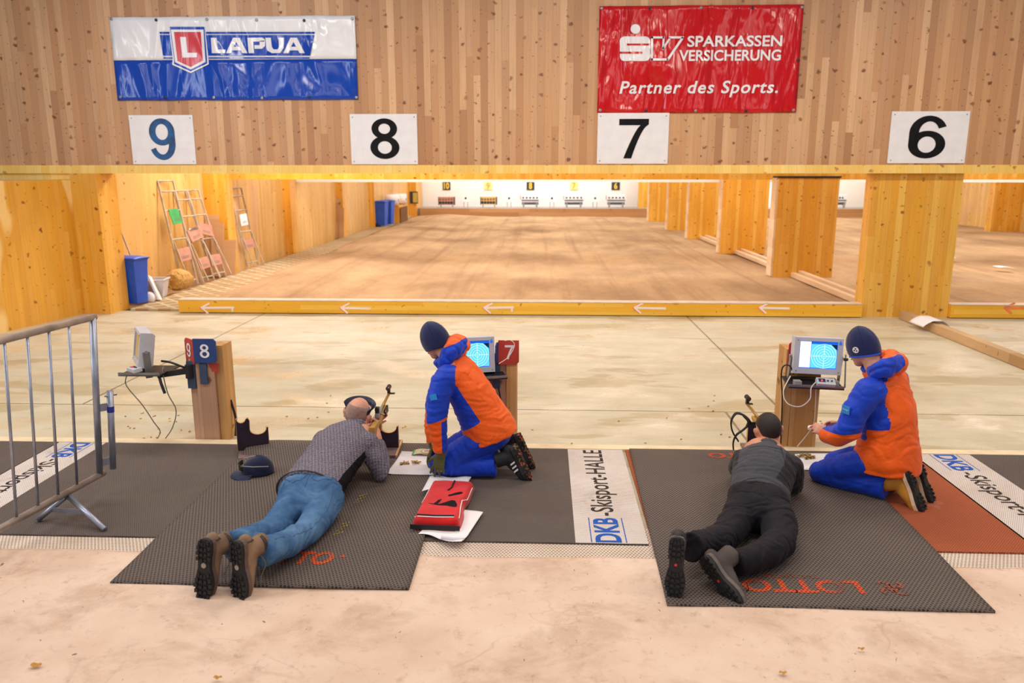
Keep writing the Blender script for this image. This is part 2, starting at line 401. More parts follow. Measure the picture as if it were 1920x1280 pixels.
def mk_sand():
    t = NT('range_sand'); co = t.coord()
    a = t.noise(t.mapping(co, (1, .5, 1)), .55, 6, .62)
    col = t.ramp(a, [(.25, srgb(140, 108, 78)), (.48, srgb(176, 144, 108)), (.62, srgb(194, 160, 120)), (.8, srgb(156, 122, 88))])
    tr = t.noise(t.mapping(co, (2.4, .06, 1)), 1, 4, .6)
    col = t.mix(t.math('MULTIPLY', t.ramp(tr, [(.52, 0.0), (.7, 1.0)]), .45), col, srgb(128, 88, 58))
    f = t.noise(co, 9, 5, .75)
    col = t.mix(t.math('MULTIPLY', t.ramp(f, [(.5, 0.0), (.75, 1.0)]), .3), col, srgb(110, 74, 48))
    t.bump(t.math('ADD', f, t.math('MULTIPLY', t.noise(co, 1.6, 4), 2.0)), .6, .05)
    return t.out(col, .9, 0.0, .2)
M['sand'] = mk_sand()
def mk_paver():
    t = NT('grass_paver_grid'); co = t.coord(); X, Y, Z = t.sep(t.mapping(co, rot=(0, 0, R(45))))
    def cell(a): 
        f = t.math('FRACT', t.math('DIVIDE', a, .26)); return t.math('MINIMUM', f, t.math('SUBTRACT', 1.0, f))
    e = t.math('MINIMUM', cell(X), cell(Y))
    g = t.ramp(e, [(.09, 1.0), (.16, 0.0)])
    soil = t.ramp(t.noise(co, 3, 5, .7), [(.3, srgb(150, 118, 80)), (.7, srgb(176, 144, 100))])
    col = t.mix(t.math('MULTIPLY', g, t.ramp(t.noise(co, 1.3, 3), [(.3, .35), (.6, .95)])), soil, srgb(190, 180, 150))
    t.bump(t.math('ADD', g, t.math('MULTIPLY', t.noise(co, 30, 3), .5)), .5, .02)
    return t.out(col, .85, 0.0, .2)
M['paver'] = mk_paver()
def mk_cloth():
    t = NT('dirty_felt_cloth'); co = t.coord()
    base = t.ramp(t.noise(co, 1.4, 6, .6), [(.28, srgb(208, 176, 154)), (.5, srgb(226, 196, 174)), (.75, srgb(236, 210, 190))])
    d = t.ramp(t.noise(t.mapping(co, (1, 1.25, 1)), 1.9, 9, .70, .4), [(.50, 0.0), (.62, .7), (.8, 1.0)])
    col = t.mix(t.math('MULTIPLY', d, .48), base, srgb(168, 130, 104))
    d2 = t.ramp(t.noise(co, 14, 6, .75), [(.56, 0.0), (.72, 1.0)])
    col = t.mix(t.math('MULTIPLY', d2, .40), col, srgb(136, 106, 86))
    cr = t.noise(t.mapping(co, (1, 1, 1), loc=(3, 1, 0)), 1.3, 3, .5, .8)
    crs = t.ramp(t.math('ABSOLUTE', t.math('SUBTRACT', cr, .5)), [(.0, 1.0), (.006, 0.0)])
    col = t.mix(t.math('MULTIPLY', crs, t.math('MULTIPLY', t.ramp(t.noise(co, 2.2, 2), [(.5, 0.0), (.6, 1.0)]), .25)), col, srgb(150, 112, 86))
    sp = t.math('GREATER_THAN', t.noise(t.mapping(co, (1, .6, 1)), 42, 2, .5, .6), .752)
    col = t.mix(t.math('MULTIPLY', sp, .8), col, srgb(90, 66, 50))
    t.bump(t.math('ADD', t.noise(co, 5, 4, .6, .5), t.math('MULTIPLY', t.noise(co, 220, 2), .08)), .35, .03)
    return t.out(col, .9, 0.0, .2)
M['cloth'] = mk_cloth()
M['mat_dark'] = rubber('dark_rubber_mat', (108, 95, 88), (46, 39, 38), .021, .22, .38, R(8), (122, 106, 94), damt=.45)
M['mat_plain'] = rubber('flat_rubber_mat', (104, 92, 86), (66, 57, 54), .0125, .18, .40, R(2), (118, 102, 90), damt=.5)
M['mat_stripe'] = rubber('white_printed_rubber', (232, 220, 212), (150, 132, 124), .0125, .16, .36, R(2), (206, 186, 172), damt=.6, worn=((150, 128, 116), 3, .6, .75, .5))
M['print_black'] = rubber('black_print_on_rubber', (52, 42, 42), (36, 30, 30), .0125, .16, .36, R(2), (70, 58, 54))
M['print_blue'] = rubber('blue_print_on_rubber', (24, 92, 190), (18, 62, 140), .0125, .16, .36, R(2), (40, 100, 190))
M['mat_white'] = rubber('pale_grid_matting', (232, 214, 196), (140, 116, 100), .021, .2, .4, 0, (200, 172, 150), damt=.6)
M['mat_red'] = rubber('red_rubber_mat', (178, 92, 56), (120, 56, 34), .014, .15, .36, R(12), (160, 80, 50), worn=((214, 172, 150), 1.7, .66, .8, .6))
M['print_orange'] = rubber('orange_print_on_rubber', (226, 84, 40), (70, 40, 34), .021, .22, .38, R(8), (196, 82, 50), damt=.6, worn=((104, 88, 80), 4, .5, .66, .9))
M['print_faded'] = rubber('faded_orange_print', (170, 88, 62), (60, 42, 38), .021, .22, .38, R(8), (140, 88, 70), damt=.7, worn=((100, 86, 80), 5, .42, .6, .95))
M['print_yellow'] = rubber('yellow_print_on_rubber', (190, 170, 70), (60, 50, 40), .021, .22, .38, R(8), (120, 108, 80), damt=.7, worn=((100, 88, 80), 9, .45, .6, .9))
M['white_wall'] = plain('white_plaster_and_lit_wood', (246, 244, 240), .8, var=.02)
M['sign_white'] = plain('white_sign_panel', (236, 232, 236), .45, var=.03)
M['black_paint'] = plain('black_paint', (20, 19, 22), .6, 0.0, .15, var=.3)
def mk_bluewash():
    t = NT('faded_blue_black_paint'); co = t.coord()
    g = t.ramp(t.noise(co, 3.5, 4, .6), [(.35, srgb(20, 92, 160)), (.5, srgb(30, 84, 140)), (.66, srgb(24, 40, 66))])
    return t.out(g, .5)
M['blue_wash'] = mk_bluewash()
M['galv'] = plain('galvanised_steel', (160, 166, 182), .38, .75, var=.18)
M['galv_worn'] = plain('worn_galvanised_steel', (166, 152, 144), .5, .6, var=.25)
M['steel'] = plain('grey_steel', (150, 146, 142), .42, .8, var=.15)
M['frame_steel'] = plain('dull_frame_steel', (186, 172, 152), .55, .25, var=.2)
M['black_metal'] = plain('black_metal', (42, 42, 46), .45, .3, var=.2)
M['black_rubber'] = plain('black_rubber', (26, 24, 25), .7, bump=.3, bscale=90)
M['black_plastic'] = plain('black_plastic', (34, 33, 36), .42)
M['grey_case'] = plain('grey_powder_coat', (196, 194, 200), .45, var=.05)
M['grey_case_dark'] = plain('grey_steel_coat', (150, 146, 144), .45, var=.08)
M['blue_bin'] = plain('blue_bin_plastic', (30, 84, 200), .4, var=.1)
M['red_plate'] = plain('red_plate', (186, 58, 46), .5, var=.12)
M['crimson_plate'] = plain('crimson_plate', (176, 40, 58), .5, var=.1)
M['blue_plate'] = plain('blue_plate', (36, 62, 122), .5, var=.12)
M['slate_paint'] = plain('slate_blue_paint', (58, 74, 100), .55, var=.2)
M['white_paint'] = plain('white_paint', (238, 232, 228), .5, var=.05)
M['pink_white'] = plain('sprayed_white_paint', (250, 228, 216), .6, var=.04)
M['spray_orange'] = plain('sprayed_orange_paint', (240, 130, 80), .6, var=.15)
M['paper'] = plain('white_paper', (240, 234, 236), .7, var=.03)
M['paper_pink'] = plain('faded_pink_paper', (196, 140, 120), .75, var=.1)
M['paper_green'] = plain('green_board', (60, 168, 92), .6, var=.12)
M['tub_grey'] = plain('grey_tub_plastic', (204, 200, 202), .45)
def mk_straw():
    t = NT('straw'); co = t.coord()
    f = t.noise(t.mapping(co, (30, 4, 8)), 2, 4, .7)
    t.bump(f, .9, .03)
    return t.out(t.ramp(f, [(.3, srgb(150, 100, 40)), (.5, srgb(214, 168, 90)), (.75, srgb(240, 206, 140))]), .85)
M['straw'] = mk_straw()
M['brass'] = plain('brass', (206, 168, 84), .3, .85, var=.2)
def mk_vinyl(name, c, amp, fine=.08):
    t = NT(name); co = t.n('ShaderNodeNewGeometry').outputs['Position']
    w = t.noise(t.mapping(co, (1.5, 1, .55)), .95, 2, .45, 1.0)
    w2 = t.noise(t.mapping(co, (6, 1, 1.3)), 1.2, 2, .5, .8)
    t.bump(t.math('ADD', t.math('MULTIPLY', w, 2.4), t.math('MULTIPLY', w2, fine)), amp, .22)
    return t.out(srgb(*c), .16, 0.0, .5)
M['vinyl_white'] = mk_vinyl('white_vinyl', (238, 236, 240), .35)
M['vinyl_blue'] = mk_vinyl('blue_vinyl', (10, 66, 176), .5)
M['vinyl_red'] = mk_vinyl('red_vinyl', (204, 8, 20), .7, .4)
M['vinyl_logo_red'] = mk_vinyl('logo_red_vinyl', (206, 54, 66), .35)
M['vinyl_white2'] = mk_vinyl('white_print_on_vinyl', (238, 234, 238), .6)
M['yellow_plate'] = plain('yellow_plate', (250, 226, 140), .6, var=.03)
M['dark_plate'] = plain('dark_grey_plate', (44, 54, 58), .5)
M['yellow_paint'] = plain('yellow_paint', (246, 206, 70), .5)
M['olive_paint'] = plain('olive_paint', (196, 176, 90), .6)
M['plywood_dark'] = plain('purple_brown_film_plywood', (48, 34, 50), .38, var=.25)
M['plywood_base'] = plain('worn_film_plywood', (128, 100, 98), .5, var=.25)
M['plywood_edge'] = plain('raw_plywood_edge', (214, 164, 106), .65, var=.15)
# ------------------------------------------------------------------ the setting
def struct(name, mb, mat, **k):
    o = mb.build(name, mat, **k); o['kind'] = 'structure'; return o
def bx(x0, x1, y0, y1, z0, z1, mb=None):
    return (mb or MB()).box(((x0 + x1) / 2, (y0 + y1) / 2, (z0 + z1) / 2), (x1 - x0, y1 - y0, z1 - z0))
struct('floor', bx(-12, 20, -3, 12.12, -.2, 0), M['concrete'])
def sand(u, v):
    x = -7.6 + 26.2 * u; y = 12.1 + 29.4 * v
    h = .05 * mnoise.noise(V((x * .5, y * .25, 1))) + .02 * mnoise.noise(V((x * 1.7, y * 1.1, 4)))
    if x < 5.1: h += .10 * math.exp(-((x + 5.0) / 1.2) ** 2) * min(1, (y - 12.1) / 2) + .04
    if x < -5.75 - (y - 13) * .03: h = -.02
    if 4.4 < x < 6.6: h = min(h, -.005)
    if y > 40: h -= .02
    return (x, y, h - .03)
struct('range_ground', MB().grid(sand, 150, 110), M['sand'], smooth=True)
pv = MB(); n = 24
pv.grid(lambda u, v: ((-6.62 - .02 * (30 * v) * .7) * (1 - u) + (-5.48 - .045 * (30 * v)) * u, 12.1 + 28.5 * v, .035), 6, 60)
struct('paved_strip', pv, M['paver'], thick=.06)
# upper boarded wall over the opening, its pale edge beam
struct('wall_front', bx(-11, 14, 12.0, 12.25, 2.28, 6.2), M['wall'])
m_ = MB(); m_.prism([(11.90, 2.158), (12.25, 2.158), (12.25, 2.28), (11.925, 2.28)], -11, 14, Matrix(((0, 0, 1, 0), (1, 0, 0, 0), (0, 1, 0, 0), (0, 0, 0, 1))))
struct('trim_1', m_, M['band'])
struct('trim_3', bx(-11, -6.93, 11.93, 12.0, 2.064, 2.158), M['band'])
# left hall side wall (about man-high) with its end pier
a = V((-8.95, 1.5, 0)); b = G(157, 588); c = G(207, 589); d = G(237, 580)
poly = [(a.x, a.y), (b.x, b.y), (c.x, c.y), (c.x, 12.12), (b.x - .35, 12.12), (a.x - .35, a.y)]
struct('wall_left', MB().prism(poly, 0, 2.06), M['varnish_worn'])
struct('wall_left_pier', MB().prism([(c.x + .004, c.y + .0), (d.x, d.y + .1), (d.x - .42, d.y + .1), (c.x - .40, c.y + .005)], 0, 2.158), M['varnish'])
# left side of the range: boarded bays and pilasters
struct('wall_range_left', bx(-7.7, -7.32, 12.2, 16.85, -.2, 4.6), M['range_wall'])
for i, (y0, y1) in enumerate(((16.85, 21.2), (21.2, 26.6), (26.6, 31.7), (31.7, 41.0), (41.0, 43.4))):
    struct('wall_range_left', bx(-7.7, -7.06, y0, y1, -.2, 4.6), M['range_wall'])
for y in (16.78, 21.15, 26.7, 31.7):
    struct('pilaster', bx(-7.5 if y < 17 else -7.2, -6.84, y, y + .42, -.2, 4.6), M['varnish'])
struct('pilaster', bx(-7.3, -6.62, 41.0, 42.9, -.2, 4.6), M['varnish'])
# roof baffles across the range, the ceiling above them
struct('baffle', bx(-7.3, 18.3, 17.42, 17.6, 2.03, 3.2), M['varnish'])
struct('baffle', bx(-7.06, 18.3, 22.42, 22.6, 1.925, 3.2), M['white_wall'])  # skylight on the wooden face is put into the off-white colour
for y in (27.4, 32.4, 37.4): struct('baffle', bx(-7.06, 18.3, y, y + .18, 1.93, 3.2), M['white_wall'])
struct('ceiling', bx(-7.8, 18.8, 12.25, 44, 4.6, 4.75), M['white_wall'])
struct('wall_back', bx(-7.2, 17.2, 43.0, 43.2, -.2, 4.6), M['white_wall'])
struct('wall_range_right', bx(18.3, 18.6, 12.2, 43.2, -.2, 4.6), M['range_wall'])
struct('wall_range_right_pier', bx(17.2, 18.4, 31.0, 31.4, -.2, 4.6), M['varnish'])
struct('ledge', bx(-7.06, 5.75, 41.2, 43.0, -.1, .40), M['grey_case_dark'])
struct('ledge', bx(5.75, 17.2, 41.2, 43.0, -.1, .40), M['grey_case_dark'])
struct('trim_2', bx(-9.5, 10, 5.885, 5.985, 0, .02), plain('pale_concrete_edge', (232, 210, 172), .6))
# backstop beams, end panel
def simple(name, mb, mat, label, cat, group=None, **k):
    return tag(mb.build(name, mat, **k), label, cat, group)
o = thing('backstop_beam', 'long brown timber beam in front of the numbered targets', 'beam', (-.5, 41.1, 0))
bx(-6.45, 5.5, 41.0, 41.2, -.05, .40).build('timber', M['rough_timber'], o, world=True)
o = thing('backstop_beam', 'far timber beam seen in the gap beside the widest front pillar', 'beam', (11, 41.1, 0))
bx(5.6, 17, 41.0, 41.2, -.05, .40).build('timber', M['rough_timber'], o, world=True)
simple('end_panel', bx(5.02, 5.75, 42.3, 42.6, -.1, 4.5), M['varnish'], 'narrow varnished panel at the right end of the white target wall', 'panel')
# free-standing pillars between the two ranges
PILL = [(12.01, 4.875, 6.19, .27, 2.158, 'widest and nearest varnished wooden pillar carrying the sign beam', -.0),
        (17.0, 4.95, 6.22, .36, 2.07, 'second varnished wooden pillar from the front, standing in the sand', .0),
        (22.1, 4.93, 6.2, .3, 2.07, 'third varnished wooden pillar from the front along the sand', 0),
        (27.1, 4.93, 6.2, .3, 2.07, 'fourth varnished wooden pillar from the front along the sand', 0),
        (31.4, 4.9, 6.2, .3, 2.07, 'fifth varnished wooden pillar, second from the far end', 0),
        (37.1, 4.9, 6.2, .3, 2.07, 'last varnished wooden pillar, beside the white target wall', 0)]
for y, x0, x1, th, h, lab, _ in PILL:
    o = thing('wooden_pillar', lab, 'pillar', ((x0 + x1) / 2, y + th / 2, 0), 0, 'wooden pillars between the ranges')
    bx(x0, x1, y, y + th, -.04, h).build('boarding', M['varnish'], o, world=True, bevel=.006)
    if y > 13: bx(x0 - .04, x0 + .012, y + .006, y + th - .006, -.02, h - .002).build('edge_board', M['timber_pale'], o, world=True)
    if 16 < y < 18: bx(x0 - .02, x1 + .02, y - .02, y + th + .02, h, h + .035).build('cap', M['black_metal'], o, world=True)
# low kerb beams with sprayed arrows
def kerb(x0, x1, lab, arrows):
    o = thing('kerb_beam', lab, 'beam', ((x0 + x1) / 2, 12.03, 0))
    bx(x0, x1, 11.93, 12.13, .012, .205).build('timber', M['beam'], o, world=True, bevel=.006)
    bx(x0, x1, 11.925, 12.135, .205, .217).build('top_board', M['paper_grey'], o, world=True)
    for k, (px, w) in enumerate(arrows):
        p = PY(px, 577, 11.925); m = MB(); z = p.z; x = p.x; rnd = random.Random(k)
        def stroke(pts, wd, yy):
            for (x1_, z1_), (x2_, z2_) in zip(pts, pts[1:]): m.bar((x1_, yy, z1_), (x2_, yy, z2_), wd, .003, (0, 1, 0))
        stroke([(x, z), (x + w, z + rnd.uniform(-.012, .012))], .034, 11.927)
        stroke([(x + .13, z + .075), (x - .015, z)], .026, 11.9268); stroke([(x, z), (x + .10, z - .085)], .026, 11.9266)
        if k in (0, 2): stroke([(x + w - .03, z), (x + w - .03, z - .06)], .03, 11.9272)
        a = m.build('painted_arrow', M['pink_white'] if px < 1850 else M['spray_orange'], o, world=True)
        m = MB()
        stroke([(x - .02, z + .004), (x + .09, z - .088)], .034, 11.9286); stroke([(x - .03, z), (x + .115, z + .078)], .018, 11.9288)
        m.build('overspray', M['spray_orange'], a, world=True) if False else m.build('overspray', M['spray_orange'], o, world=True)
M['paper_grey'] = plain('weathered_top_board', (214, 192, 172), .7, var=.1)
kerb(-5.75, 4.87, 'long low yellow beam with five sprayed arrows across the sand edge', ((378, .52), (640, .46), (908, .46), (1190, .48), (1425, .45)))
kerb(6.19, 13.0, 'yellow low beam with an orange arrow to the right of the nearest pillar', ((1886, .5),))
# sills between the pillars
for y0, y1, lab in ((12.3, 17.0, 'pale sill timber lying between the two nearest pillars'), (17.4, 22.1, 'pale sill timber lying between the second and third pillars'), (22.4, 27.1, 'pale sill timber lying between the third and fourth pillars')):
    m = bx(5.34, 5.46, y0, y1, -.02, .07); bx(5.50, 5.60, y0, y1, -.02, .11, m)
    simple('sill_timber', m, M['timber_pale'], lab, 'timber', 'sill timbers between pillars')
o = thing('loose_timber', 'loose square timber on the concrete in front of the nearest pillar', 'timber', (5.5, 9.8, 0))
bx(5.40, 5.52, 8.0, 11.86, .004, .125).build('timber', M['timber_y'], o, world=True, bevel=.004)
m = MB(); cp = V((5.46, 11.08, .135))
m.grid(lambda u, v: (5.46 + .19 * math.sin((u - .5) * 2.6), 10.8 + .42 * v + .10 * abs(u - .5), .168 - .30 * max(0, abs(u - .5) - .12) ** 1.15 ), 14, 6)
simple('plastic_sheet', m, M['paper'], 'curved white plastic sheet draped over the loose timber', 'sheet', smooth=True, thick=.004)
# ------------------------------------------------------------------ mats and ground cloth
def cloth(u, v):
    x = -5.6 + 11.2 * u; y = .9 + (3.16 + .035 * mnoise.noise(V((x * 1.3, 3, 0))) + .02 * mnoise.noise(V((x * 5, 7, 0))) + (.03 if -.7 < x < .7 else 0)) * v
    h = .012 + .010 * mnoise.noise(V((x * 1.2, y * 1.4, 2))) * (1 if v < .95 else .6)
    h += .010 * max(0, mnoise.noise(V((x * 1.0 + y * 2.2, y * .5 - x * .3, 5)))) ** 1.0
    if x < -2.4 and y > 3.3: h += .030 * max(0, mnoise.noise(V((x * 2.2 + y * 1.5, y * 6.0, 9)))) * min(1, (-2.4 - x) / .4) * min(1, (y - 3.3) / .3)
    if -2.45 < x < -.6 or .5 < x < 2.45:
        if y > 3.5: h = min(h, .0165)
    return (x, y, max(h, .004))
o = MB().grid(cloth, 260, 90).build('ground_cloth', M['cloth'], smooth=True, thick=.003)
tag(o, 'large dirty off-white felt cloth spread over the foreground floor', 'cloth')
# fallen leaves and crumbs of mud on the cloth
leaf = plain('dry_leaf', (196, 140, 50), .8)
for i, (px, py, sz) in enumerate(((67, 1247, .03), (408, 1270, .022), (1615, 1216, .018), (1468, 1261, .02))):
    p = G(px, py, .03); m = MB()
    m.grid(lambda u, v: (p.x + sz * (u - .5) * 1.6, p.y + sz * (v - .5) * (1 - abs(u - .5)), .0295 + .25 * sz * abs(v - .5) + .004 * math.sin(9 * u)), 6, 4)
    simple('dry_leaf', m, leaf, ['dry yellow leaf at the lower left corner of the cloth', 'dry yellow leaf at the bottom edge, left of centre', 'dry leaf on the cloth below the right prone shooter mat', 'dry leaf at the bottom edge, right of centre'][i], 'leaf', 'dry leaves on the cloth', smooth=True, thick=.001)
bx(-4.8, 4.8, 3.86, 4.5, .002, .008).build('grid_matting', M['mat_white'])
tag(bpy.data.objects['grid_matting'], 'pale grid matting strip showing along the front of the dark mats', 'mat')
def matbox(name, poly, z0, z1, mat, label):
    o = thing(name, label, 'mat', (sum(p[0] for p in poly) / len(poly), sum(p[1] for p in poly) / len(poly), 0))
    MB().prism(poly, z0, z1).build('sheet', mat, o, world=True); return o
def q(*pts, z=.018): return [tuple(G(x, y, z).xy) for x, y in pts]
yf, yb = 4.27, 5.88
sl0, sl1 = G(100, 833, .018).x, G(0, 893, .018).x          # left edge of the left stripe
sr0, sr1 = G(173, 835, .018).x, G(0, 965, .018).x
slm = (sl0 + sl1) / 2; srm = (sr0 + sr1) / 2
matbox('rubber_mat', [(-6.2, yf), (slm - .012, yf), (slm - .012, yb), (-6.2, yb)], .008, .018, M['mat_plain'], 'dark rubber mat in the far left corner behind the barrier rails')
LET_W = .42
def stripe(o, x0, x1, up, yy0=yf, yy1=yb, vis=None):
    """white printed band; up = -1 reads away from the viewer, up = +1 reads toward the viewer"""
    st = bx(x0, x1, yy0 + .002, yy1 - .002, .008, .0188).build('printed_band', M['mat_stripe'], o, world=True)
    w = x1 - x0; L = yy1 - yy0
    if up < 0: T = frame((x1 - .36 * w, yy0 + .01, .0192), (0, 1, 0), (-1, 0, 0))
    else: T = frame((x0 + .34 * w, yy1 - .01, .0192), (0, -1, 0), (1, 0, 0))
    h = .36 * w
    MB().text('DKB', .0, 0, .34, h, bold=.03, M=T).box((.17, -.1 * h - .012, 0), (.34, .006, .0006), T).box((.17, 1.12 * h + .006, 0), (.34, .006, .0006), T).build('blue_lettering', M['print_blue'], st, world=True)
    MB().text('-Skisport-HALLE', .37, -.22 * h, L - .40, h * 1.24, bold=.012, M=T).build('black_lettering', M['print_black'], st, world=True)
o = matbox('rubber_mat', [(slm, yf - .02), (-2.15, yf - .02), (-2.15, yb), (slm, yb)], .008, .018, M['mat_plain'], 'dark rubber mat under the steel barrier, white lettered band along its left edge')
stripe(o, slm, srm, 1)
cx0, cx1 = G(1086, 1022, .018).x, .635
o = matbox('rubber_mat', [(-.9, yf), (cx1, yf), (cx1, yb), (-.9, yb)], .008, .018, M['mat_plain'], 'dark rubber mat under the kneeling person with orange hood by the red bag, white lettered band along its right edge')
o['label'] = 'dark rubber mat between the two shooters, white lettered band along its right edge'
stripe(o, cx0 - .02, cx1, -1)
ex0 = (G(1725, 855, .018).x + G(1915, 1012, .018).x) / 2; ex1 = ex0 + (cx1 - cx0 + .02)
matbox('red_mat', [(.66, yf - .02), (ex0 - .012, yf - .02), (ex0 - .012, yb), (.66, yb)], .008, .018, M['mat_red'], 'rust red rubber mat under and beside the right kneeling person')
o = matbox('rubber_mat', [(ex0, yf + .0), (ex0 + 2.6, yf + .0), (ex0 + 2.6, yb), (ex0, yb)], .008, .018, M['mat_plain'], 'dark rubber mat at the right edge with a white lettered band on its left side')
stripe(o, ex0, ex1, 1)
# shooting mats lying on top, with worn orange lettering
def clover(m, c, r, T):
    for k in range(4):
        a = math.pi / 4 + k * math.pi / 2
        m.ring((c[0] + r * .55 * math.cos(a), c[1] + r * .55 * math.sin(a)), r * .22, r * .45, 14, 0, a + 2.2, a + 2.2 + 4.4, M=T)
    return m
def lotto(x0, x1, y0, y1, lab, skew=0.0, curl=False, rr=.12):
    o = thing('shooting_mat', lab, 'mat', ((x0 + x1) / 2, (y0 + y1) / 2, 0))
    def f(u, v):
        x = x0 + (x1 - x0) * u + skew * (v - .5); y = y0 + (y1 - y0) * v
        z = .0335
        if y > 5.84: z = .0335
        if curl and v > .80 and u < .75:
            z += .045 * math.exp(-((v - .93) / .06) ** 2) * (1 - (u / .75) ** 2)
        if y < 4.25: z -= .006 * min(1, (4.25 - y) / .2)
        if rr and u < .12 and v > .92:
            # rounded corner
            du = (.12 - u) / .12; dv = (v - .92) / .08
            if du * du + dv * dv > 1:
                k = 1 / math.sqrt(du * du + dv * dv); x = x0 + (x1 - x0) * (.12 - .12 * du * k) + skew * (v - .5); y = y0 + (y1 - y0) * (.92 + .08 * dv * k)
        return (x, y, z)
    MB().grid(f, 44, 60).build('sheet', M['mat_dark'], o, world=True, smooth=True, thick=.0115)
    return o, f
lm, lf = lotto(-2.30, -.70, 3.70, 5.93, 'dark perforated shooting mat under the prone person in grey patterned top', -.02, True)
rm, rf = lotto(.665, 2.285, 3.60, 5.87, 'dark perforated shooting mat under the prone person in dark trousers', .05, False, 0)
def print_mat(o, right, top, y, w, h, first='print_orange', zo=.0, body='LOTTO', lead=.3):
    """lettering that reads from the far side: starts at the right and runs left"""
    T = frame((right, y + h, .0352 + zo), (-1, 0, 0), (0, -1, 0))
    MB().text(body, 0, 0, w, h, bold=.035, M=T).build('orange_lettering', M[first], o, world=True)
T_ = print_mat(rm, 1.685, 0, 3.735, .62, .135, zo=-.006)
mm = clover(MB(), (1.84, 3.80), .085, Matrix.Translation((0, 0, .0300)))
mm.build('clover_emblem', M['print_faded'], rm, world=True)
T2 = frame((1.50, 3.925, .0295), (-1, 0, 0), (0, -1, 0))
MB().text('THÜRINGEN', 0, 0, .33, .045, bold=.02, M=T2).build('faded_lettering', M['print_faded'], rm, world=True)
print_mat(rm, 1.83, 0, 5.68, .55, .115, 'print_orange')
px_ = G(618, 1060, .03).x
T3 = frame((px_ - .52, 3.93, .0296), (1, 0, 0), (0, 1, 0))
MB().text('LOTTO', 0, 0, .52, .15, bold=.035, shear=.12, M=T3).ring((.565, .10), 0.0, .018, 12, M=T3).build('orange_lettering', M['print_orange'], lm, world=True)
print_mat(lm, -.72, 0, 5.70, .3, .12, 'print_faded')
for (px, py, a) in ((672, 938, .0), (640, 990, .0)):
    m = MB()
    for k in range(3):
        a_ = G(px - 14 + 7 * k, py + 13 - 2 * k, .035); b_ = G(px + 6 + 6 * k, py - 12 - 2 * k, .035)
        for j in range(4): m.bar((*a_.lerp(b_, j / 4).xy, .0354), (*a_.lerp(b_, j / 4 + .16).xy, .0354), .009, .0008)
    m.build('yellow_mark', M['print_yellow'], lm, world=True)
# ------------------------------------------------------------------ banners and lane signs on the boarded wall
YW = 12.0
def wallframe(x, z, y=YW - .006): return frame((x, y, z), (1, 0, 0), (0, 0, 1))     # local x right, y up, z toward the viewer (-Y)
def Pz(px, py): p = PY(px, py, YW); return p.x, p.z
def banner(name, lab, x0, x1, z0, z1, mat):
    o = thing(name, lab, 'banner', ((x0 + x1) / 2, YW - .012, z0))
    def f(u, v):
        x = x0 + (x1 - x0) * u; z = z0 + (z1 - z0) * v
        y = YW - .018 - .004 * mnoise.noise(V((x * 2.5, z * 1.2, 3)))
        z += .008 * mnoise.noise(V((x * 2.2, 11, v * 3))) * (1 if v in (0, 1) else .3)
        return (x, y, z)
    return o, f
WB = frame((0, YW - .030, 0), (1, 0, 0), (0, 0, 1))
def poly(m, pts, off=0.0, bx0=0, bz0=0, s=1):
    m.flat([(p[0], p[1]) for p in pts], off, WB); return m
# blue and white banner
(x0, z1), (x1, z0) = Pz(206, 33), Pz(672, 187)
o, f = banner('ammunition_banner', 'blue and white advertising banner with red shield emblem above signs 9 and 8', x0, x1, z0, z1, None)
zm = Pz(440, 112)[1]; vm = (zm - z0) / (z1 - z0)
MB().grid(lambda u, v: f(u, vm + (1 - vm) * v), 60, 10).build('white_field', M['vinyl_white'], o, world=True, smooth=True, thick=.003)
MB().grid(lambda u, v: f(u, vm * v), 60, 10).build('blue_field', M['vinyl_blue'], o, world=True, smooth=True, thick=.003)
def L(zx, zy): return Pz(280 + zx * 360 / 1920, 40 + zy * 110 / 587)
def LP(pts): return [L(*p) for p in pts]
m = MB(); poly(m, LP([(110, 108), (1660, 108), (1655, 128), (112, 128)])); poly(m, LP([(114, 140), (1653, 140), (1613, 345), (146, 345)])); poly(m, LP([(150, 362), (1610, 362), (1606, 376), (152, 376)]))
m.build('blue_ribbon', M['vinyl_blue'], o, world=True)
m = MB(); poly(m, LP([(206, 58), (564, 58), (600, 380), (604, 432), (424, 520), (238, 436), (244, 380)]), .001); shield_o = m.build('shield_border', M['vinyl_white2'], o, world=True)
m = MB(); poly(m, LP([(212, 58), (560, 58), (586, 380), (588, 424), (424, 504), (256, 428), (258, 380)]), .002); m.build('shield_blue', M['vinyl_blue'], o, world=True)
m = MB(); poly(m, LP([(226, 86), (550, 86), (572, 410), (424, 484), (268, 412)]), .003); m.build('shield_white', M['vinyl_white2'], o, world=True)
m = MB(); poly(m, LP([(256, 110), (524, 110), (545, 396), (424, 460), (292, 400)]), .004); m.build('shield_red', M['vinyl_logo_red'], o, world=True)
m = MB(); poly(m, LP([(318, 160), (376, 160), (392, 318), (486, 318), (484, 362), (342, 366)]), .005); m.build('emblem_letter', M['vinyl_white2'], o, world=True); m = MB()
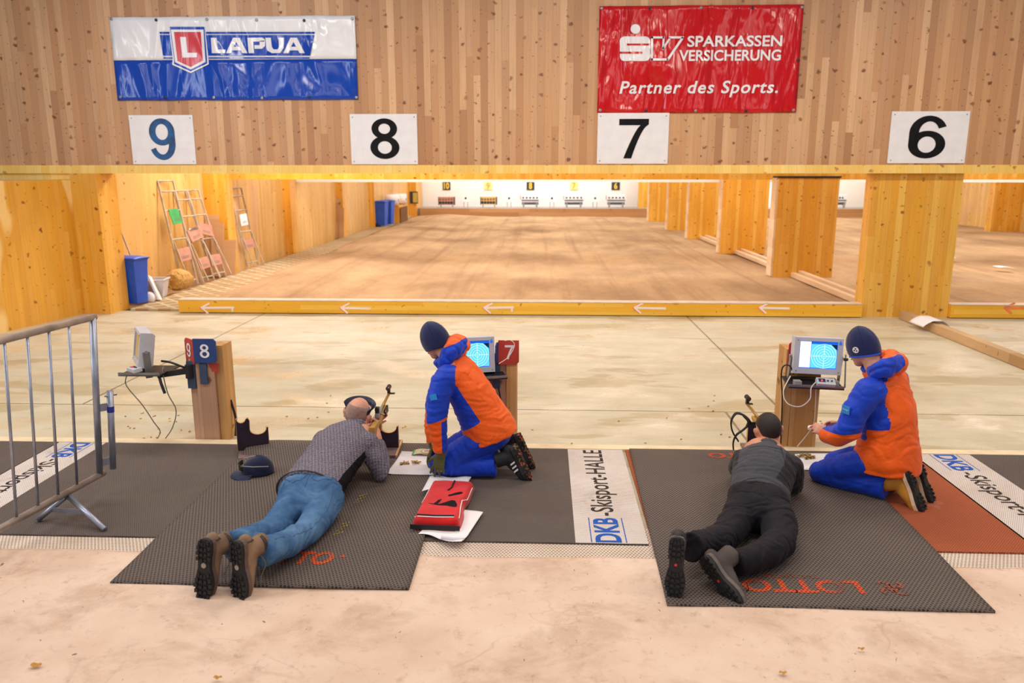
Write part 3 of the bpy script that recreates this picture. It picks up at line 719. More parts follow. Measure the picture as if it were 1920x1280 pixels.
# wide capital lettering
poly(m, LP([(624, 168), (680, 168), (692, 286), (772, 286), (768, 322), (636, 322)]), .005)
for dx in (0, 572):
    poly(m, LP([(846 + dx, 168), (912 + dx, 168), (878 + dx, 210), (852 + dx, 258), (826 + dx, 322), (776 + dx, 322)]), .005)
    poly(m, LP([(912 + dx, 168), (990 + dx, 322), (938 + dx, 322), (878 + dx, 210)]), .005)
    poly(m, LP([(852 + dx, 258), (903 + dx, 258), (922 + dx, 294), (838 + dx, 294)]), .0052)
poly(m, LP([(988, 168), (1044, 168), (1056, 322), (1002, 322)]), .005); poly(m, LP([(1044, 168), (1140, 166), (1166, 190), (1158, 206), (1048, 206)]), .0051)
poly(m, LP([(1158, 200), (1166, 190), (1164, 250), (1136, 278), (1112, 242)]), .005); poly(m, LP([(1112, 200), (1160, 195), (1138, 276), (1112, 242)]), .0051); poly(m, LP([(1058, 242), (1125, 242), (1138, 278), (1060, 278)]), .0052)
poly(m, LP([(1168, 168), (1222, 168), (1234, 262), (1250, 284), (1234, 322), (1188, 296), (1178, 270)]), .005); poly(m, LP([(1300, 168), (1352, 168), (1350, 270), (1316, 322), (1290, 284), (1304, 262)]), .005); poly(m, LP([(1245, 284), (1294, 284), (1318, 320), (1232, 322)]), .0051)
m.build('lettering', M['vinyl_white2'], o, world=True)
def eyelets(o, pts):
    for px, py, c in pts:
        x, z = Pz(px, py); MB().lathe([(.004, 0), (.022, 0), (.022, .004), (.012, .007), (.004, .007)], 14, frame((x, YW - .0215, z), (1, 0, 0), (0, 0, 1))).build('eyelet', M['steel'] if c else M['black_metal'], o, world=True)
eyelets(o, [(210, 36, 1), (294, 38, 0), (389, 37, 1), (482, 38, 1), (571, 39, 0), (661, 36, 1), (227, 182, 1), (311, 183, 0), (402, 183, 1), (492, 184, 1), (580, 183, 0), (669, 183, 1)])
# red banner
(x0, z1), (x1, z0) = Pz(1124, 12), Pz(1494, 211)
x1 = Pz(1500, 100)[0]
o, f = banner('insurance_banner', 'glossy red banner with white lettering above sign 7', x0, x1, z0, z1, None)
MB().grid(f, 50, 24).build('red_field', M['vinyl_red'], o, world=True, smooth=True, thick=.003)
def S(zx, zy): return Pz(1140 + zx * 350 / 1920, 30 + zy * 170 / 933)
def SP(pts): return [S(*p) for p in pts]
def roundpoly(xa, ya, xb, yb, r): return [(x, y) for x, y in rrect(xa, ya, xb, yb, r)]
m = MB()
m.flat(SP([(280 + 50 * math.cos(k * math.pi / 16), 138 + 50 * math.sin(k * math.pi / 16)) for k in range(32)]), .002, WB)
poly(m, SP(roundpoly(120, 214, 430, 466, 48)), .002)
m.build('emblem', M['vinyl_white2'], o, world=True)
m = MB(); poly(m, SP([(192, 286), (434, 286), (434, 308), (192, 308)]), .004); poly(m, SP([(116, 370), (350, 370), (350, 392), (116, 392)]), .004)
m.build('emblem_slots', M['vinyl_red'], o, world=True)
m = MB()
for pa, pb, w in (((450, 214), (448, 464), 22), ((440, 450), (615, 450), 24), ((606, 458), (768, 222), 24), ((440, 224), (575, 224), 22), ((570, 214), (562, 345), 20), ((556, 350), (636, 228), 20), ((622, 224), (776, 224), 22)):
    a = V((pa[0], pa[1], 0)); b = V((pb[0], pb[1], 0)); d = (b - a).normalized(); nn = V((-d.y, d.x, 0)) * w / 2
    poly(m, SP([(a + nn)[:2], (b + nn)[:2], (b - nn)[:2], (a - nn)[:2]]), .002)
m.build('emblem_outline', M['vinyl_white2'], o, world=True)
m = MB()
def fit(m, s, za, zb, **k):
    (xa, za_), (xb, zb_) = S(*za), S(*zb)
    m.text(s, xa, zb_, xb - xa, za_ - zb_, .002, M=WB, **k)
fit(m, 'SPARKASSEN', (815, 208), (1782, 316), bold=.022); m.build('lettering', M['vinyl_white2'], o, world=True); m = MB(); fit(m, 'VERSICHERUNG', (730, 354), (1768, 462), bold=.022)
m.build('lettering', M['vinyl_white2'], o, world=True); m = MB(); fit(m, 'Partner des Sports.', (118, 672), (1735, 836), bold=.018, shear=.2, spacing=1.12)
m.build('lettering', M['vinyl_white2'], o, world=True)
eyelets(o, [(1128, 16, 1), (1218, 16, 0), (1314, 15, 1), (1410, 15, 0), (1503, 14, 1), (1125, 207, 1), (1211, 208, 0), (1304, 208, 1), (1398, 208, 0), (1487, 207, 1), (1496, 113, 0)])
# lane number signs
def sign(num, c, r, mat, lab, tilt=0):
    (xa, za), (xb, zb) = c
    xa, za = Pz(xa, za); xb, zb = Pz(xb, zb); w = xb - xa; h = za - zb
    o = thing('lane_sign', lab, 'sign', ((xa + xb) / 2, YW - .01, zb), 0, 'lane number signs')
    pl = MB().box(((xa + xb) / 2, YW - .010, (za + zb) / 2), (w, .016, h)).build('panel', M['sign_white'], o, world=True)
    T = frame((0, YW - .0185, 0), (1, 0, 0), (0, 0, 1))
    (na, nz), (nb, mz) = Pz(*r[0]), Pz(*r[1])
    NUM(num, na, mz, nb - na, nz - mz, T).build('numeral', mat, o, world=True)
    for sx, sz in ((.04, .06), (.96, .06), (.04, .94), (.96, .94)):
        MB().ball((xa + w * sx, YW - .018, zb + h * sz), .009, 8).build('screw', M['steel'], o, world=True)
def NUM(num, x, y, w, h, T, k=1.0):
    """bold grotesque numerals drawn from thick strokes in the box x, y, w, h"""
    m = MB(); X = lambda u: x + u * w; Y = lambda v: y + v * h
    zz = [.0012]
    def band(outer, inner):
        n = len(outer); zz[0] += .0009; z_ = zz[0]
        m.add([V((*p, z_)) for p in outer] + [V((*p, z_)) for p in inner], [(i, i + 1, n + i + 1, n + i) for i in range(n - 1)], T)
    def ell(cx, cy, rx, ry, ix, iy, a0, a1, n=40):
        o = [(X(cx + rx * math.cos(R(a0 + (a1 - a0) * i / n))), Y(cy + ry * math.sin(R(a0 + (a1 - a0) * i / n)))) for i in range(n + 1)]
        q = [(X(cx + ix * math.cos(R(a0 + (a1 - a0) * i / n))), Y(cy + iy * math.sin(R(a0 + (a1 - a0) * i / n)))) for i in range(n + 1)]
        band(o, q)
    if num == '8':
        ell(.5, .745, .44, .255, .20, .125, 0, 360); ell(.5, .285, .5, .285, .24, .155, 0, 360)
    elif num in '69':
        def fl(p): return p if num == '6' else (1 - p[0], 1 - p[1])
        def e2(cx, cy, rx, ry, ix, iy, a0, a1, n=40):
            o = []; q = []
            for i in range(n + 1):
                a = R(a0 + (a1 - a0) * i / n)
                p1 = fl((cx + rx * math.cos(a), cy + ry * math.sin(a))); p2 = fl((cx + ix * math.cos(a), cy + iy * math.sin(a)))
                o.append((X(p1[0]), Y(p1[1]))); q.append((X(p2[0]), Y(p2[1])))
            band(o, q)
        e2(.5, .325, .5, .325, .24, .19, 0, 360)
        o = []; q = []
        for i in range(41):
            a = R(22 + 168 * i / 40)
            for lst, (cx, cy, rx, ry) in ((o, (.51, .60, .51, .40)), (q, (.53, .60, .27, .265))):
                p = fl((cx + rx * math.cos(a), cy + ry * math.sin(a))); lst.append((X(p[0]), Y(p[1])))
        band(o, q)
        o2 = [fl(p) for p in ((0, .62), (.27, .60), (.26, .34), (0, .32))]
        m.flat([(X(p[0]), Y(p[1])) for p in o2], .0048, T)
    elif num == '7':
        m.flat([(X(0), Y(1)), (X(0), Y(.84)), (X(.72), Y(.84)), (X(1), Y(.86)), (X(1), Y(1))], .002, T)
        o = []; q = []
        for i in range(13):
            t = i / 12; o.append((X(1 - .56 * t ** .62 - .0), Y(.86 - .86 * t))); q.append((X(.72 - .55 * t ** .75), Y(.84 - .84 * t)))
        band(o, q)
    return m
sign('9', ((242, 216), (369, 308)), ((278, 222), (333, 300)), M['blue_wash'], 'white lane sign with faded blue numeral 9')
sign('8', ((656, 214), (784, 308)), ((693, 222), (750, 298)), M['black_paint'], 'white lane sign with black numeral 8')
sign('7', ((1121, 212), (1251, 307)), ((1161, 223), (1214, 297)), M['black_paint'], 'white lane sign with black numeral 7 under the red banner')
sign('6', ((1672, 209), (1807, 306)), ((1707, 217), (1768, 297)), M['black_paint'], 'white lane sign with black numeral 6 above the nearest pillar')
# ------------------------------------------------------------------ shooting stands: posts, monitors, boxes
def emis(name, c, s):
    t = NT(name); return t.out(srgb(*c), .3, 0, .3, emit=srgb(*c), estr=s)
M['scr_blue'] = emis('lit_screen_blue', (20, 96, 210), .9); M['scr_cyan'] = emis('lit_screen_cyan', (96, 206, 232), .95)
M['scr_white'] = emis('lit_screen_white', (245, 250, 255), 1.0); M['scr_ring'] = emis('lit_screen_rings', (222, 248, 252), 1.0)
M['scr_dark'] = plain('screen_corner', (20, 40, 64), .3); M['scr_off'] = plain('dim_screen_glass', (178, 168, 150), .15)
M['scr_reflection'] = plain('painted_glass_reflection', (206, 172, 96), .3); M['led'] = emis('red_led', (255, 60, 60), 2.0)
M['cable_grey'] = plain('grey_cable', (120, 112, 104), .5); M['cable_black'] = plain('black_cable', (30, 28, 28), .5); M['cable_white'] = plain('white_cable', (228, 216, 204), .5)
def curvepts(pts, n=10):
    """smooth path through points"""
    pts = [V(p) for p in pts]; out = []
    for i in range(len(pts) - 1):
        p0 = pts[max(i - 1, 0)]; p1 = pts[i]; p2 = pts[i + 1]; p3 = pts[min(i + 2, len(pts) - 1)]
        for k in range(n):
            t = k / n
            out.append(.5 * ((2 * p1) + (p2 - p0) * t + (2 * p0 - 5 * p1 + 4 * p2 - p3) * t * t + (-p0 + 3 * p1 - 3 * p2 + p3) * t ** 3))
    out.append(pts[-1]); return out
def monitor(lab, o3, xd, yd, lit=True, w=.37, h=.285, dep=.115, drop=.0, base=None):
    """cased target monitor: o3 centre of the face, xd to its right, yd up"""
    T = frame(o3, xd, yd)
    loc = T @ V((0, -h / 2 - .01, -dep / 2))
    o = thing('target_monitor', lab, 'monitor', loc, 0, 'target monitors')
    # bevelled case, bezel in front, screen set back
    m = MB()
    sec = [(1.0, -.012), (1.0, -dep * .75), (.86, -dep)]
    vs = []
    for k, z in [(.985, 0)] + sec:
        for sx, sy in ((-1, -1), (1, -1), (1, 1), (-1, 1)): vs.append((sx * w / 2 * k, sy * h / 2 * k, z))
    fs = []
    for i in range(3):
        for k in range(4): fs.append((i * 4 + k, i * 4 + (k + 1) % 4, (i + 1) * 4 + (k + 1) % 4, (i + 1) * 4 + k))
    fs.append((12, 13, 14, 15))
    m.add(vs, fs, T)
    bw = w * .985 / 2; bh = h * .985 / 2; sw = w * .385; sh = h * .37; oy = h * .03
    q4 = [(-bw, -bh), (bw, -bh), (bw, bh), (-bw, bh)]; i4 = [(-sw, -sh + oy), (sw, -sh + oy), (sw, sh + oy), (-sw, sh + oy)]
    m.add([(*p, 0) for p in q4] + [(*p, 0) for p in i4] + [(*p, -.008) for p in i4], [(k, (k + 1) % 4, 4 + (k + 1) % 4, 4 + k) for k in range(4)] + [(4 + k, 4 + (k + 1) % 4, 8 + (k + 1) % 4, 8 + k) for k in range(4)], T)
    m.build('case', M['grey_case'], o, world=True)
    for sx in (-1, 1):
        for sy in (-1, 1): MB().ball(T @ V((sx * w * .43, sy * h * .42, .001)), .005, 8).build('screw', M['steel'], o, world=True)
    s = MB().flat([(-sw, -sh + oy), (sw, -sh + oy), (sw, sh + oy), (-sw, sh + oy)], -.0075, T).build('screen', M['scr_blue'] if lit else M['scr_off'], o, world=True)
    if lit:
        x1 = -sw + 2 * sw * .31
        MB().flat([(-sw + .004, -sh + oy + .006), (x1 - .003, -sh + oy + .006), (x1 - .003, sh + oy - .004), (-sw + .004, sh + oy - .004)], -.0068, T).build('result_list', M['scr_white'], s, world=True)
        MB().flat([(x1, -sh + oy + .006), (sw - .004, -sh + oy + .006), (sw - .004, sh + oy - .022), (x1, sh + oy - .022)], -.0068, T).build('target_view', M['scr_cyan'], s, world=True)
        cx = (x1 + sw) / 2; cy = oy - .008; m = MB(); rr = min((sw - x1) / 2, sh) * .96
        for k in range(1, 6): m.ring((cx, cy), rr * k / 5 - .0022, rr * k / 5, 40, -.006, M=T)
        m.box((cx, cy, -.0062), (rr * 1.8, .0015, .0004), T); m.box((cx, cy, -.0062), (.0015, rr * 1.8, .0004), T)
        for k in range(-4, 5):
            if k: m.box((cx + rr * k / 4.6, cy, -.0058), (.005, .006, .0004), T); m.box((cx, cy + rr * k / 4.6, -.0058), (.006, .005, .0004), T)
        m.build('ring_graphic', M['scr_ring'], s, world=True)
        MB().flat([(sw - .05, sh + oy - .022), (sw - .004, sh + oy - .022), (sw - .004, sh + oy - .065)], -.0064, T).build('corner_field', M['scr_dark'], s, world=True)
        MB().box((w * .43, h * .36, .001), (.02, .02, .002), T).build('badge', M['scr_blue'], o, world=True)
    else:
        m = MB(); m.flat([(.02 + .085 * math.cos(k * math.pi / 16), oy + .10 * math.sin(k * math.pi / 16)) for k in range(32)], -.0068, T)  # reflection on the switched-off glass, put in as a tan coloured disc
        m.build('reflection_disc', M['scr_reflection'], s, world=True)
    for sx in (-1, 1):                                   # tilt bracket arms
        p0 = T @ V((sx * (w / 2 + .008), -.01, -dep * .45)); p1 = T @ V((sx * (w / 2 + .008), -h / 2 - .075, -dep * .78))
        m = MB().bar(p0, p1, .006, .052, T.to_3x3() @ V((0, 0, 1)))
        a = m.build('bracket_arm', M['steel'], o, world=True)
        MB().tube([p0, T @ V((sx * (w / 2 + .018), -.01, -dep * .45))], .012, 12).build('pivot_bolt', M['galv'], a, world=True)
    return o, T
def control_box(lab, c, xd, yd, k=1.0):
    T = frame(c, xd, yd)
    o = thing('control_box', lab, 'control box', T @ V((0, 0, -.012)), 0, 'small control boxes')
    MB().box((0, 0, .0), (.14 * k, .07, .036), T).build('case', M['grey_case'], o, world=True, bevel=.006)
    MB().box((-.03, .004, .0185), (.05, .034, .002), T).build('label_field', M['scr_dark'], o, world=True)
    for x in (-.032, .012, .042): MB().tube([T @ V((x * k, 0, .018)), T @ V((x * k, 0, .024))], .0075, 10).build('button', M['led'] if x < 0 else M['black_plastic'], o, world=True)
    return o, T
def numplate(parent, T, w, h, mat, num, cut, nx, name='number_plate'):
    c = .022
    pts = [(0, 0), (w, 0), (w, h), (0, h)]
    p = []
    for i, (x, y) in enumerate(pts):
        if i in cut:
            sx = 1 if x == 0 else -1; sy = 1 if y == 0 else -1
            a, b = (x + sx * c, y), (x, y + sy * c)
            p += [b, a] if i in (0, 2) else [a, b]
        else: p.append((x, y))
    o = MB().prism(p, -.012, 0, T).build(name, mat, parent, world=True)
    o['label'] = {'red_plate': 'red number plate', 'blue_plate': 'blue number plate', 'crimson_plate': 'crimson plate'}.get(mat.name, 'number plate')
    if num: NUM(num, nx[0], nx[1], nx[2], nx[3], T).build('numeral', M['white_paint'], o, world=True)
    return o
# --- post shared by lanes 9 and 8
o = thing('shooting_post', 'timber post with red 9 and blue 8 plates at the left shooting place', 'post', (-2.72, 6.1, 0), 0, 'shooting posts')
bx(-2.858, -2.80, 6.02, 6.20, 0, .69).build('side_plank', M['post'], o, world=True)
bx(-2.797, -2.648, 6.00, 6.20, 0, .80).build('post_core', M['post'], o, world=True)
b_ = bx(-2.645, -2.578, 6.03, 6.22, 0, .80).build('light_plank', M['post_warm'], o, world=True); b_['label'] = 'lighter plank'
T = frame((-2.791, 5.975, .668), (1, 0, 0), (0, 0, 1)); numplate(o, T, .185, .197, M['blue_plate'], '8', (1, 2), (.052, .042, .078, .112))
T = frame((-2.905, 6.075, .655), (.75, -.66, 0), (0, 0, 1)); numplate(o, T, .15, .2, M['red_plate'], '9', (3,), (.036, .05, .07, .115))
bx(-2.87, -2.802, 5.995, 6.018, .45, .675).build('steel_strap', M['slate_paint'], o, world=True)
bx(-2.76, -2.70, 5.985, 5.999, .49, .66).build('steel_strap', M['slate_paint'], o, world=True)
m = MB().flat([(-2.69, .66), (-2.60, .66), (-2.615, .60), (-2.63, .56), (-2.65, .60), (-2.66, .585)], 0, frame((0, 5.9985, 0), (1, 0, 0), (0, 0, 1))); m.build('red_paint_run', M['red_plate'], o, world=True)
arm = MB().bar((-2.84, 6.0, .60), (-3.10, 5.98, .565), .045, .045); arm.build('swing_arm', M['black_metal'], o, world=True)
MB().tube([(-2.845, 5.99, .54), (-2.845, 5.99, .65)], .032, 14).build('arm_pivot', M['black_metal'], o, world=True)
def tray(o, c, xd, yd, w, d, t=.012):
    T = frame(c, xd, yd)
    a = MB().box((0, 0, 0), (w, d, t), T).build('tray', M['black_metal'], o, world=True)
    MB().box((0, -d / 2 + .004, .01), (w, .008, .028), T).build('tray_lip', M['steel'], a, world=True)
    return a
tray(o, (-3.19, 6.03, .585), (1, -.1, .03), (.1, 1, .02), .36, .30)
MB().tube(curvepts([(-3.05, 5.90, .57), (-3.03, 5.88, .52), (-3.005, 5.875, .44)], 5), .012, 8).build('clamp_lever', M['black_plastic'], o, world=True)
MB().tube(curvepts([(-2.86, 6.03, .60), (-2.92, 6.0, .635), (-3.0, 6.0, .665), (-3.1, 6.06, .66)], 6), .009, 8).build('cable', M['cable_black'], o, world=True)
MB().tube(curvepts([(-2.58, 6.12, .32), (-2.55, 6.12, .16), (-2.545, 6.08, .02)], 5), .010, 8).build('cable', M['cable_black'], o, world=True)
mo, T = monitor('grey monitor turned sideways on the left post, screen dim', (-3.305, 6.07, .775), (.56, -.83, 0), (.13, .08, 1), False, .345)
MB().tube(curvepts([(-3.05, 5.98, .63), (-3.035, 5.93, .60), (-3.02, 5.95, .42), (-2.98, 5.98, .27), (-3.03, 6.0, .12), (-3.11, 6.02, .012)], 6), .0042, 6).build('cable', M['cable_grey'], mo, world=True)
co, T = control_box('grey control box on the tray of the left monitor', (-3.265, 5.935, .619), (.75, -.62, .05), (.62, .75, .1))
MB().tube(curvepts([T @ V((-.07, 0, 0)), (-3.335, 5.93, .56), (-3.34, 5.93, .48), (-3.24, 5.95, .32), (-3.17, 5.97, .17), (-3.14, 6.0, .08), (-3.18, 6.02, .008)], 6), .0042, 6).build('cable', M['cable_grey'], co, world=True)
# --- post of lane 7
o = thing('shooting_post', 'timber post with red number 7 plate behind the left kneeling person', 'post', (-.35, 6.15, 0), 0, 'shooting posts')
bx(-.50, -.29, 6.08, 6.28, 0, .72).build('post_core', M['post'], o, world=True); bx(-.288, -.205, 6.06, 6.26, 0, .672).build('side_plank', M['post_warm'], o, world=True)
T = frame((-.352, 6.05, .66), (1, 0, 0), (0, 0, 1)); numplate(o, T, .165, .197, M['red_plate'], '7', (1,), (.052, .045, .072, .115))
T = frame((-.365, 6.02, .68), (.35, .9, 0), (0, 0, 1)); numplate(o, T, .09, .16, M['blue_plate'], None, (3,), None)
bx(-.40, -.34, 6.06, 6.079, .46, .66).build('steel_strap', M['slate_paint'], o, world=True)
MB().bar((-.36, 6.05, .56), (-.50, 5.96, .57), .045, .045).build('swing_arm', M['black_metal'], o, world=True)
tray(o, (-.50, 5.99, .585), (1, .28, .02), (-.28, 1, .05), .40, .26)
MB().tube(curvepts([(-.35, 6.03, .47), (-.325, 6.03, .33), (-.30, 6.035, .22), (-.305, 6.04, .02)], 6), .007, 8).build('cable', M['cable_black'], o, world=True)
MB().tube(curvepts([(-.30, 6.03, .86), (-.25, 6.02, .865), (-.222, 6.03, .82), (-.27, 6.02, .73), (-.345, 6.0, .68)], 6), .0035, 8).build('cable', M['cable_white'], o, world=True)
mo, T = monitor('grey monitor beside the red 7 plate, half hidden by the hood', (-.555, 5.97, .752), (1, .28, 0), (-.04, .10, 1), True)
# --- post of lane 6
o = thing('shooting_post', 'timber post with crimson plate back beside the right kneeling person', 'post', (2.08, 6.15, 0), 0, 'shooting posts')
bx(1.985, 2.20, 6.06, 6.28, 0, .66).build('post_core', M['post_warm'], o, world=True); bx(1.925, 1.982, 6.07, 6.28, 0, .80).build('side_plank', M['post_warm'], o, world=True)
T = frame((1.935, 6.06, .66), (1, 0, 0), (0, 0, 1)); numplate(o, T, .16, .205, M['crimson_plate'], None, (3,), None)
MB().bar((2.08, 6.05, .53), (2.09, 5.94, .545), .06, .05).build('swing_arm', M['black_metal'], o, world=True)
tray(o, (2.09, 5.93, .567), (1, -.05, -.02), (.05, 1, .10), .41, .24)
MB().tube([(2.315, 5.86, .55), (2.315, 5.9, .80)], .006, 8).build('clamp_rod', M['steel'], o, world=True)
MB().tube([(2.30, 5.89, .765), (2.33, 5.89, .765)], .012, 8).build('rod_knob', M['black_metal'], o, world=True)
for x in (1.95, 2.23): MB().box((x, 5.85, .59), (.05, .06, .035)).build('tray_block', M['grey_case_dark'], o, world=True)
mo, T = monitor('grey monitor with bright blue target rings on the right post', (2.12, 5.93, .78), (1, -.04, -.03), (-.02, .10, 1), True)
MB().tube(curvepts([(1.95, 5.95, .63), (1.91, 5.94, .70), (1.865, 5.95, .69), (1.86, 5.96, .60), (1.90, 6.02, .40), (1.92, 6.04, .02)], 6), .0055, 6).build('cable', M['cable_black'], mo, world=True)
MB().tube(curvepts([(2.16, 6.04, .52), (2.17, 6.045, .35), (2.165, 6.05, .18), (2.05, 6.03, .012)], 6), .004, 6).build('cable', M['cable_white'], mo, world=True)
co, T = control_box('grey control box on the tray under the bright right monitor', (2.155, 5.83, .598), (1, -.05, -.05), (.02, .8, .5), 1.0)
MB().tube(curvepts([T @ V((-.07, 0, 0)), (2.04, 5.80, .56), (2.03, 5.78, .48), (1.96, 5.78, .42), (1.87, 5.80, .44), (1.85, 5.85, .52), (1.92, 5.93, .62)], 7), .0045, 6).build('cable', M['cable_white'], co, world=True)
# ------------------------------------------------------------------ gear on and around the mats
ZM = .018; ZS = .0338                 # tops of the base mats and of the shooting mats
def rifle_rest(lab, o3, rz, flip=False, w=.235):
    o = thing('rifle_rest', lab, 'rifle rest', o3, rz, 'plywood rifle rests')
    MB().box((0, .02, .011), (w - .01, .36, .022)).build('base_board', M['plywood_base'], o, bevel=.002)
    MB().box((w / 2 + .001, .02, .011), (.012, .362, .0225)).build('base_edge', M['plywood_edge'], o)
    # upright with two scooped steps
    P = [(-w / 2, 0), (w / 2, 0), (w / 2, .175)]
    P += [(w / 2 - .012, .172)] + [(w / 2 - .075 + .062 * math.cos(R(a)), .166 + .045 * math.sin(R(a))) for a in range(0, -181, -15)]
    P += [(w / 2 - .135, .24), (w / 2 - .148, .26), (w / 2 - .158, .255)]
    P += [(-.078 + .034 * math.cos(R(a)), .258 + .034 * math.sin(R(a))) for a in range(-10, -171, -16)] + [(-w / 2 + .006, .262), (-w / 2, .255)]
    T = frame((0, .02, .022), (1, 0, 0), (0, 0, 1))
    MB().prism(P, -.011, .011, T).build('upright', [M['plywood_dark']], o)
    m = MB(); n = len(P)
    for i in range(1, n):
        a = V((P[i][0], P[i][1], 0)); b = V((P[(i + 1) % n][0], P[(i + 1) % n][1], 0))
        if (b - a).length < 1e-4: continue
        d = (b - a).normalized(); nn = V((d.y, -d.x, 0)) * .0012
        for s in (1,): m.add([a + nn + V((0, 0, -.0125)), b + nn + V((0, 0, -.0125)), b + nn + V((0, 0, .0125)), a + nn + V((0, 0, .0125)), a - nn + V((0, 0, .0125)), b - nn + V((0, 0, .0125))], [(0, 1, 2, 3), (3, 2, 5, 4)], T)
    m.build('raw_edge', M['plywood_edge'], o)
    return o
rifle_rest('dark plywood rifle rest standing free beside the blue cap', (-2.25, 5.70, ZM), R(20))
rifle_rest('dark plywood rifle rest under the rifle of the person in grey top', (-1.235, 5.74, ZS), R(3))
rifle_rest('dark plywood rifle rest mostly hidden by the dark haired prone person', (1.70, 5.78, ZS), R(2))
# cap with sunglasses
navy = fabric('navy_cap_cloth', (22, 30, 62), .8, 300, .3)
o = thing('baseball_cap', 'navy baseball cap lying brim left beside the free rifle rest', 'cap', (-2.05, 5.24, ZS), R(200))
def capf(u, v):
    a = 2 * math.pi * u; r = math.sin(v * math.pi / 2)
    return (.105 * r * math.cos(a) * 1.08, .088 * r * math.sin(a), .005 + .125 * math.cos(v * math.pi / 2) * (1 - .06 * math.cos(a)))
MB().grid(capf, 36, 14).build('crown', navy, o, smooth=True, thick=.003)
def brim(u, v):
    a = (u - .5) * 2.3; r = .095 + .085 * v * math.cos(a * .62)
    return (r * math.cos(a) * 1.05, r * math.sin(a) * .98, .020 - .012 * v - .022 * (abs(u - .5) * 2) ** 2 * v)
MB().grid(brim, 20, 8).build('brim', navy, o, smooth=True, thick=.004)
MB().ball((0, 0, .131), .008, 10).build('top_button', navy, o)
m = MB()
for k in range(6):
    a = k * math.pi / 3; m.tube([capf(a / 2 / math.pi, v / 8) for v in range(1, 9)], .0016, 5)
m.build('panel_seams', plain('navy_seam', (20, 28, 62), .8), o)
o = thing('sunglasses', 'dark sunglasses pushed round the front of the navy cap', 'sunglasses', (-2.05, 5.24, ZS + .04), R(200))
m = MB()
for s in (-1, 1):
    def lens(u, v, s=s):
        a = s * (.08 + .62 * u); r = .128
        return (r * math.cos(a) * 1.02, r * math.sin(a) * .92, .055 - .045 * v * (1 - .25 * u) - .008 * u)
    MB().grid(lens, 10, 6).build('lens', plain('black_lens', (14, 16, 20), .1), o, smooth=True, thick=.002)
    MB().tube([(.128 * math.cos(s * .75), .116 * math.sin(s * .75), .052), (.03, s * .112, .052), (-.075, s * .09, .035)], .004, 6).build('temple', M['steel'], o)
MB().tube([(.129, -.012, .045), (.134, 0, .05), (.129, .012, .045)], .003, 6).build('bridge', M['black_plastic'], o)
# white cloth with cartridges at the left place
o = thing('white_paper', 'white paper with brass cartridges between the left shooter and the olive glove', 'paper', (-.95, 5.48, ZS))
pa = [G(p[0], p[1], .036) for p in ((723, 889), (822, 891), (835, 850), (755, 846))]
def pq(u, v, P=pa):
    p = (P[0] * (1 - u) + P[1] * u) * (1 - v) + (P[3] * (1 - u) + P[2] * u) * v
    e = .003 * mnoise.noise(V((u * 3, v * 3, 2))) + (.012 * max(0, .15 - u) / .15 * (.5 + .5 * math.sin(v * 5)) if u < .15 else 0)
    return (p.x + .012 * math.sin(v * 4) * (1 - u), p.y, .0385 + abs(e))
MB().grid(pq, 24, 20).build('sheet', M['paper'], o, world=True, smooth=True, thick=.001)
m = MB(); a = G(731, 880, .04); b = G(742, 862, .04); m.bar((a.x, a.y, .0432), (b.x, b.y, .0432), .003, .0008); m.build('pencil_mark', M['cable_grey'], o, world=True)
def cartridge(lab, grp):
    o = thing('cartridge', lab, 'cartridge', (0, 0, 0), 0, grp)
    T = Matrix.Rotation(math.pi / 2, 4, 'Y')
    MB().lathe([(.0045, -.012), (.0052, -.012), (.0052, -.0105), (.0043, -.010), (.0043, .008)], 10, T).build('casing', M['brass'], o)
    MB().lathe([(.0042, .008), (.004, .012), (.0025, .017), (.0004, .019)], 10, T).build('bullet', plain('dark_lead', (96, 84, 66), .5, .5), o)
    return o
rnd = random.Random(5)
def pile(cx, cy, n, z, lab, grp, r=.03, pz=.0):
    first = None
    for i in range(n):
        a = rnd.uniform(0, 6.28); d = r * math.sqrt(rnd.random())
        lay = .0095 * int(pz * (1 - d / r) * 2.2)
        p = (cx + d * math.cos(a) * 1.25, cy + d * math.sin(a), z + .0053 + lay)
        if first is None: first = cartridge(lab, grp); c = first; c.location = p; c.rotation_euler = (0, 0, rnd.uniform(0, 6.28))
        else: c = dup(first, p, rnd.uniform(0, 6.28))
p = G(758, 869, .042); pile(p.x, p.y, 11, .0435, 'brass cartridge in the left small heap on the white paper', 'left heap of cartridges', .026, .5)
p = G(777, 868, .042); pile(p.x, p.y, 10, .0435, 'brass cartridge in the right small heap on the white paper', 'right heap of cartridges', .028, .5)
o = thing('tape_roll', 'flat tan roll of patching tape beside the olive glove', 'tape roll', (*G(801, 849, .045).xy, .046))
MB().lathe([(.026, 0), (.048, 0), (.052, .004), (.052, .012), (.048, .015), (.026, .015)], 28).build('tape', plain('tan_tape', (200, 172, 124), .6), o)
MB().ring((0, 0), .026, .038, 28, .0158).build('paper_core', M['paper'], o)
o = simple('patch_sheet', MB().grid(lambda u, v: (G(772, 853, .045).x + .13 * u, G(772, 853, .045).y + .11 * v, .047 + .012 * math.sin(u * 3)), 8, 4), plain('patch_backing', (214, 206, 166), .6), 'small pale green edged sticker sheet beside the tape roll', 'sticker sheet', thick=.001)
MB().box((0, 0, 0), (.014, .11, .002), Matrix.Translation((G(772, 853, .045).x + .006, G(772, 853, .045).y + .055, .0495))).build('green_edge', M['paper_green'], o)
